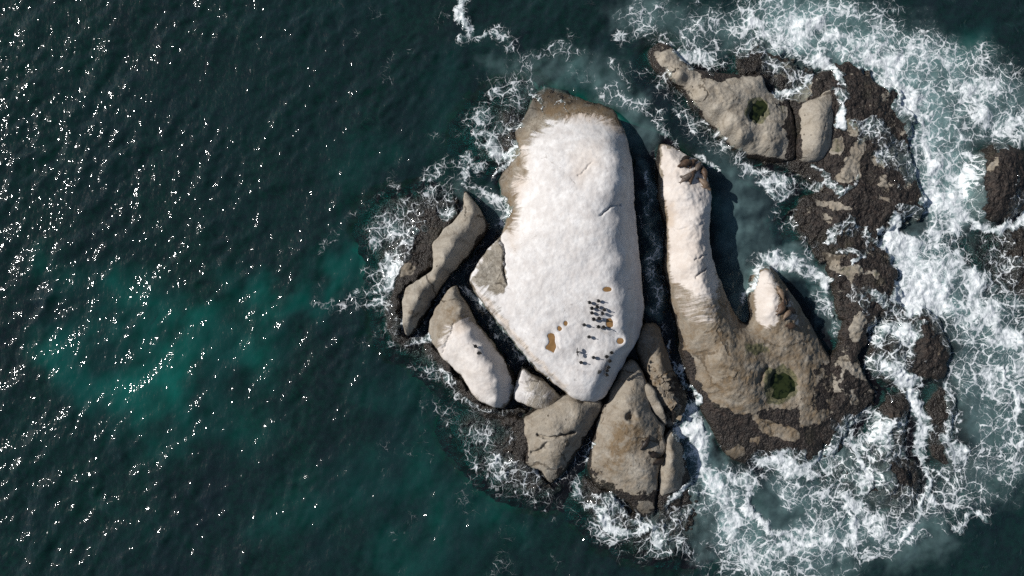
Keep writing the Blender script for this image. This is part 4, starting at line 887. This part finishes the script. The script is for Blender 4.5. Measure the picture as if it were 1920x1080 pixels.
# ------------------------------------------------------------------ animals
def tube(bm, pts, radii, flat=1.0, seg=10, up=Vector((0, 0, 1))):
    """a closed tapering tube through the points; flat squashes it along `up`"""
    rings = []
    n = len(pts); pts = [Vector(p) for p in pts]
    for i, p in enumerate(pts):
        t = (pts[min(i + 1, n - 1)] - pts[max(i - 1, 0)]).normalized()
        a = t.cross(up)
        if a.length < 1e-4: a = t.cross(Vector((0, 1, 0)))
        a.normalize(); b = a.cross(t).normalized()
        rings.append([bm.verts.new(p + (a * math.cos(k / seg * 2 * math.pi) + b * math.sin(k / seg * 2 * math.pi) * flat) * radii[i]) for k in range(seg)])
    for r0, r1 in zip(rings[:-1], rings[1:]):
        for k in range(seg): bm.faces.new((r0[k], r0[(k + 1) % seg], r1[(k + 1) % seg], r1[k]))
    bm.faces.new(rings[0][::-1]); bm.faces.new(rings[-1])

def one_body(bm, voxel, mat, name, smooth=2):
    """fuse the pieces into one continuous skin"""
    bmesh.ops.recalc_face_normals(bm, faces=bm.faces)
    me = bpy.data.meshes.new(name); bm.to_mesh(me); bm.free()
    o = bpy.data.objects.new(name, me); COL.objects.link(o)
    r = o.modifiers.new('r', 'REMESH'); r.mode = 'VOXEL'; r.voxel_size = voxel
    sm = o.modifiers.new('s', 'SMOOTH'); sm.iterations = smooth; sm.factor = 0.5
    ev = o.evaluated_get(bpy.context.evaluated_depsgraph_get())
    res = bpy.data.meshes.new_from_object(ev)
    bpy.data.objects.remove(o); bpy.data.meshes.remove(me)
    res.name = name
    for p in res.polygons: p.use_smooth = True
    res.materials.clear(); res.materials.append(mat)
    return res

def seal_mesh(bend, lift, mat, flip=(1, 1), tail=1.0):
    bm = bmesh.new()
    # nose to tail, 1.85 m; (along, radius, height of the middle)
    prof = [(0.00, .05, .18), (0.06, .095, .19), (0.16, .14, .20), (0.28, .15, .20), (0.42, .20, .22), (0.60, .28, .25), (0.80, .32, .27), (1.02, .31, .265), (1.24, .25, .22), (1.44, .165, .15), (1.60, .095, .10), (1.68, .06, .08)]
    pts, rad, frames = [], [], []
    x = y = 0.0; a = 0.0; last = 0.0
    for s_, r_, h_ in prof:
        ds = s_ - last; last = s_
        a = bend * (s_ - 0.8)
        x -= math.cos(a) * ds; y -= math.sin(a) * ds
        hz = h_ + lift * max(0.0, 1 - s_ / 0.55) ** 1.3
        pts.append((x, y, hz)); rad.append(r_); frames.append(a)
    tube(bm, pts, rad, 0.86, 14)
    def at(i): return Vector(pts[i]), frames[i]
    p, a = at(5)
    for sd in (-1, 1):                                   # long fore flippers, swept back
        n = Vector((math.sin(a) * -1 * sd, math.cos(a) * sd, 0)); t = Vector((-math.cos(a), -math.sin(a), 0))
        k = flip[0 if sd > 0 else 1]
        b = p + n * 0.17; b.z = 0.13
        q = [b, b + n * 0.12 * k + t * 0.12, b + n * 0.18 * k + t * 0.27, b + n * 0.20 * k + t * 0.42]
        for v, zz in zip(q, (.13, .07, .045, .04)): v.z = zz
        tube(bm, q, [.085, .085, .07, .025], 0.36, 10)
    p, a = at(10)
    for sd in (-1, 1):                                   # hind flippers, spread
        n = Vector((-math.sin(a) * sd, math.cos(a) * sd, 0)); t = Vector((-math.cos(a), -math.sin(a), 0))
        q = [p + n * .03, p + n * .08 * tail + t * .12, p + n * .14 * tail + t * .25]
        for v, zz in zip(q, (.08, .05, .04)): v.z = zz
        tube(bm, q, [.055, .06, .028], 0.5, 8)
    hp, ha = at(2)
    for sd in (-1, 1):                                   # small ears
        n = Vector((-math.sin(ha) * sd, math.cos(ha) * sd, 0)); t = Vector((-math.cos(ha), -math.sin(ha), 0))
        e0 = hp + n * .10 + t * .07
        tube(bm, [e0, e0 + n * .04 + t * .05], [.022, .012], 1, 6)
    me = one_body(bm, 0.026, mat, 'fur_seal', 3)
    c = np.empty(len(me.vertices) * 3, np.float32); me.vertices.foreach_get('co', c); c = c.reshape(-1, 3)
    mid = np.array(pts[6]); c[:, 0] -= mid[0]; c[:, 1] -= mid[1]; c[:, 2] -= 0.02
    me.vertices.foreach_set('co', c.ravel())
    # axis from tail to nose in the mesh
    ax = Vector((pts[0][0] - pts[-1][0], pts[0][1] - pts[-1][1], 0))
    me['axis'] = math.atan2(ax.y, ax.x); me['len'] = ax.length; me['mid'] = ((pts[0][0] + pts[-1][0]) / 2 - mid[0], (pts[0][1] + pts[-1][1]) / 2 - mid[1])
    return me

FUR = [make_fur_material('dark_fur', (0.012, 0.009, 0.007), (0.034, 0.024, 0.018)), make_fur_material('brown_fur', (0.045, 0.027, 0.017), (0.105, 0.066, 0.042)),  # first entry is the darkest fur tone
       make_fur_material('grey_brown_fur', (0.055, 0.042, 0.033), (0.125, 0.098, 0.078)), make_fur_material('tan_fur', (0.10, 0.068, 0.044), (0.19, 0.135, 0.092))]
SHAPE = {'straight': (0.05, .02), 'left': (0.75, .05), 'right': (-0.75, .05), 'curled': (1.25, .03), 'raised': (0.25, .28)}
SEAL_CACHE = {}
def top_z(x, y):
    """the highest rock at a point"""
    return max([float(r.height(np.array([x]), np.array([y]))[0][0]) for r in ROCKS if r.box[0] < x < r.box[1] and r.box[2] < y < r.box[3]] + [0.0])
def top_at(px_, py_, z):
    for _ in range(4):
        x, y = to_world(px_, py_, z); z = 0.5 * z + 0.5 * max(top_z(x, y), 0.8)
    return float(x), float(y), z
def seal(label, host, nose, tail, shape, fur, group):
    key = (shape, fur)
    if key not in SEAL_CACHE:
        b, l = SHAPE[shape]
        SEAL_CACHE[key] = seal_mesh(b, l, FUR[fur])
    me = SEAL_CACHE[key]
    zm = top_at((nose[0] + tail[0]) / 2, (nose[1] + tail[1]) / 2, 2.0)[2]
    (xa, ya), (xb, yb) = to_world(*nose, zm), to_world(*tail, zm)
    xa, ya, xb, yb = float(xa), float(ya), float(xb), float(yb)
    L = math.hypot(xa - xb, ya - yb)
    sc = max(0.86, min(1.1, L / me['len']))
    cx, cy = (xa + xb) / 2, (ya + yb) / 2
    ang = math.atan2(ya - yb, xa - xb) - me['axis']
    # lie on the slope of the rock
    e = 0.35
    H = top_z
    h = [H(cx + dx, cy + dy) for dx, dy in ((e, 0), (-e, 0), (0, e), (0, -e), (0, 0))]
    gx = max(-.8, min(.8, (h[0] - h[1]) / (2 * e))); gy = max(-.8, min(.8, (h[2] - h[3]) / (2 * e)))
    nrm = Vector((-gx, -gy, 1)).normalized()
    rot = Vector((0, 0, 1)).rotation_difference(nrm).to_matrix() @ Matrix.Rotation(ang, 3, 'Z')
    off = rot @ (Vector((me['mid'][0], me['mid'][1], 0)) * sc)
    o = bpy.data.objects.new('fur_seal', me); COL.objects.link(o)
    base = max(sorted(h)[2], h[4]) - 0.03
    o.matrix_world = Matrix.Translation(Vector((cx, cy, base)) - off) @ rot.to_4x4() @ Matrix.Scale(sc, 4)
    return tag(o, label, 'seal', group)

g1 = 'fur seals huddled on the white finger of rock'
def z1(a, b): return 1250 + a / 10.8, 270 + b / 10.8
seal('rusty-headed seal stretched out, leftmost at the top of the finger huddle', finger, z1(195, 515), z1(545, 325), 'straight', 1, g1)
seal('dark seal at the very back top of the finger huddle', finger, z1(280, 400), z1(450, 250), 'straight', 0, g1)
seal('brown seal third from the top left of the finger huddle, head to the water', finger, z1(640, 325), z1(465, 520), 'left', 1, g1)
seal('slim grey-brown seal in the middle of the finger huddle, lying upright', finger, z1(690, 380), z1(570, 580), 'straight', 2, g1)
seal('big brown seal on the right edge of the finger huddle', finger, z1(715, 430), z1(775, 750), 'straight', 1, g1)
seal('curled grey seal at the lower left of the finger huddle', finger, z1(265, 660), z1(520, 560), 'curled', 2, g1)
seal('seal with spread hind flippers at the bottom left of the finger huddle', finger, z1(525, 610), z1(290, 775), 'straight', 2, g1)
seal('reddish-brown seal with hind flippers pointing down, bottom middle of the finger huddle', finger, z1(575, 545), z1(480, 795), 'left', 1, g1)
seal('tan seal lying apart below the finger huddle at the rock edge', finger, z1(885, 955), z1(630, 700), 'straight', 3, g1)
g2 = 'fur seals on the short prong of the forked rock'
def z2(a, b): return 1430 + a / 10.8, 520 + b / 10.8
seal('tan seal highest on the short prong, flipper out to the left', finger, z2(280, 195), z2(385, 455), 'straight', 3, g2)
seal('small seal near the ridge top of the short prong, right of the tan one', finger, z2(465, 300), z2(460, 500), 'raised', 2, g2)
seal('brown seal on the left of the prong group, back curved', finger, z2(385, 460), z2(255, 680), 'right', 1, g2)
seal('brown seal in the middle of the prong group, nose towards the ridge', finger, z2(475, 530), z2(275, 750), 'straight', 1, g2)
seal('dark reddish seal half hidden on the shaded side of the prong group', finger, z2(450, 640), z2(640, 700), 'straight', 0, g2)
seal('curved tan-backed seal low in the prong group', finger, z2(605, 700), z2(390, 850), 'left', 3, g2)
seal('lowest seal on the short prong, lying sideways in half shade', finger, z2(395, 960), z2(700, 985), 'straight', 1, g2)
g3 = 'fur seals on the boulders below the white rock'
def z3(a, b): return 1200 + a / 9.0, 820 + b / 9.0
seal('dark brown seal on the broad holed boulder, uppermost of three', boulder_f, z3(20, 170), z3(130, 20), 'straight', 0, g3)
seal('small dark seal in the middle of three on the holed boulder', boulder_f, z3(140, 240), z3(305, 300), 'raised', 0, g3)
seal('large dark seal lying across the cleft of the holed boulder', boulder_f, z3(150, 430), z3(440, 350), 'straight', 0, g3)

# ---- cormorants
def bird_mesh(pose, mat):
    bm = bmesh.new()
    # faces +x; 0.62 m tall, upright
    tube(bm, [(-.13, 0, .13), (-.09, 0, .20), (-.03, 0, .29), (.03, 0, .38), (.06, 0, .45), (.06, 0, .50)], [.03, .068, .082, .07, .044, .032], 1.0, 12)
    if pose == 'preening':
        tube(bm, [(.06, 0, .47), (.09, .02, .56), (.06, .07, .60), (.0, .10, .57), (-.03, .10, .52)], [.04, .030, .030, .034, .02], 1, 10)
        tube(bm, [(-.02, .10, .54), (-.07, .10, .47)], [.014, .006], 1, 6)
    else:
        tube(bm, [(.06, 0, .46), (.085, 0, .53), (.075, 0, .59), (.09, 0, .635), (.13, 0, .65), (.165, 0, .645)], [.042, .030, .028, .034, .036, .02], 1, 10)
        tube(bm, [(.15, 0, .648), (.20, 0, .642), (.245, 0, .63)], [.015, .011, .006], 1, 6)
    tube(bm, [(-.10, 0, .17), (-.17, 0, .09), (-.24, 0, .02)], [.05, .05, .035], 0.35, 8)          # stiff tail
    for sd in (-1, 1):
        if pose == 'drying':
            tube(bm, [(.02, .05 * sd, .42), (.04, .17 * sd, .46), (.0, .29 * sd, .43), (-.05, .37 * sd, .36)], [.07, .12, .11, .05], 0.25, 10, Vector((1, 0, 0.3)))
        else:
            tube(bm, [(.04, .06 * sd, .41), (-.03, .095 * sd, .30), (-.11, .075 * sd, .17), (-.17, .04 * sd, .09)], [.05, .075, .055, .015], 0.5, 8, Vector((0, sd, 0.3)))
        tube(bm, [(-.03, .045 * sd, .22), (-.01, .05 * sd, .10), (-.02, .05 * sd, .015)], [.032, .018, .016], 1, 6)
        tube(bm, [(-.04, .05 * sd, .014), (.03, .055 * sd, .014), (.075, .065 * sd, .012)], [.014, .03, .018], 0.5, 6)
    return one_body(bm, 0.0105, mat, 'cormorant', 2)

def make_feather_material():
    m = NT('black_feathers')
    tc = m.n('ShaderNodeTexCoord'); P = tc.outputs['Object']
    n = m.noise(P, 14, 3, 0.6).outputs[0]
    bs = m.n('ShaderNodeBsdfPrincipled'); m.link(m.mix(n, (0.006, 0.006, 0.007), (0.030, 0.028, 0.026)), bs.inputs['Base Color'])
    bs.inputs['Roughness'].default_value = 0.45
    m.link(bs.outputs[0], m.out.inputs[0])
    return m.mat
FEATHER = make_feather_material()
BIRD = {p: bird_mesh(p, FEATHER) for p in ('standing', 'preening', 'drying')}
rb = random.Random(4)
def bird(label, host, px_, py_, pose, face, sc, group):
    x, y, z = host.z_at(px_, py_)
    o = bpy.data.objects.new('cormorant', BIRD[pose]); COL.objects.link(o)
    o.location = (x, y, z - 0.012); o.rotation_euler = (0, 0, math.radians(face)); o.scale = (sc,) * 3
    return tag(o, label, 'bird', group)
gb = 'cormorants standing on the white rock'
B = [(270, 190, 'topmost cormorant of the tight flock, farther from the hourglass puddle'), (170, 208, 'upper left cormorant of the tight flock, level with the topmost one'),
     (255, 255, 'cormorant just below the topmost one in the flock'), (195, 275, 'left cormorant in the second rank of the tight flock'),
     (335, 290, 'right cormorant in the second rank of the tight flock'), (195, 325, 'left cormorant in the third rank of the tight flock'),
     (315, 330, 'right cormorant in the third rank of the tight flock'), (215, 395, 'left cormorant in the fourth rank of the tight flock'),
     (275, 388, 'cormorant whose shadow points at the brown puddle beside the flock'), (110, 460, 'lone cormorant left of the lowest rank of the flock'),
     (268, 480, 'left cormorant in the lowest rank of the flock'), (325, 485, 'dark hunched cormorant in the lowest rank, just left of the puddle'),
     (165, 595, 'lone cormorant with a long shadow below the tight flock'), (40, 765, 'cormorant drying its spread wings, right of the hourglass puddle'),
     (215, 825, 'cormorant standing between the wing-drying bird and the shaded edge'), (75, 880, 'lowest left cormorant on the white rock, below the wing-drying bird'),
     (360, 815, 'second cormorant down by the shaded lower right edge'), (415, 770, 'uppermost cormorant by the shaded lower right edge'),
     (395, 865, 'third cormorant down along the shaded lower right edge'), (378, 935, 'fourth cormorant down along the shaded lower right edge'),
     (365, 970, 'fifth cormorant down along the shaded lower right edge'), (290, 980, 'cormorant turned the other way near the tip of the white rock'),
     (362, 1018, 'last cormorant down along the shaded lower right edge')]
for k, (a, b, lb) in enumerate(B):
    pose = 'drying' if 'drying its' in lb else ('preening' if 'hunched' in lb else 'standing')
    face = 164 + rb.uniform(-14, 14)
    if 'other way' in lb: face = 60
    if pose == 'drying': face = 185
    sc_ = rb.uniform(1.18, 1.34)
    bird(lb, main_rock, 1070 + a / 6 + 5.5, 530 + b / 6 + 2.5, pose, face, 1.05 if pose == 'drying' else sc_, gb)
bird('upper of two cormorants on the white-backed boulder', boulder_c, 891, 648.5, 'standing', 140, 1.25, 'cormorants on the white-backed boulder')
bird('lower of two cormorants on the white-backed boulder', boulder_c, 897.5, 661.5, 'preening', 170, 1.25, 'cormorants on the white-backed boulder')

# ---- broken chunks lying on the crumbling boulder
def chunk_mesh(seed):
    r = random.Random(seed); bm = bmesh.new()
    bmesh.ops.create_cube(bm, size=1.0)
    bmesh.ops.subdivide_edges(bm, edges=bm.edges[:], cuts=1)
    for v in bm.verts: v.co += Vector((r.uniform(-.16, .16), r.uniform(-.16, .16), r.uniform(-.16, .16)))
    bmesh.ops.bevel(bm, geom=bm.edges[:], offset=0.06, segments=1, affect='EDGES')
    me = bpy.data.meshes.new('fragment'); bm.to_mesh(me); bm.free()
    for an, c in (('mask_a', (0.0, 0.0, 0.55, 1)), ('mask_b', (0.0, 0.0, 0.3, 1))):
        a = me.attributes.new(an, 'FLOAT_COLOR', 'POINT'); a.data.foreach_set('color', np.tile(np.array(c, np.float32), len(me.vertices)))
    me.materials.append(ROCK)
    return me
chunks = [chunk_mesh(k) for k in range(5)]
rc = random.Random(8)
for k in range(26):
    t = rc.random()
    cpx = 1227 + 42 * t + rc.uniform(-9, 9); cpy = 700 + 70 * t + rc.uniform(-14, 14)
    x, y, z = boulder_h.z_at(cpx, cpy)
    o = bpy.data.objects.new('fragment', chunks[k % 5]); COL.objects.link(o)
    o.parent = boulder_h.obj
    s_ = rc.uniform(0.22, 0.5)
    o.location = (x, y, z + 0.02); o.rotation_euler = (rc.uniform(-.4, .4), rc.uniform(-.4, .4), rc.uniform(0, 6.28)); o.scale = (s_ * 1.3, s_, s_ * 0.8)
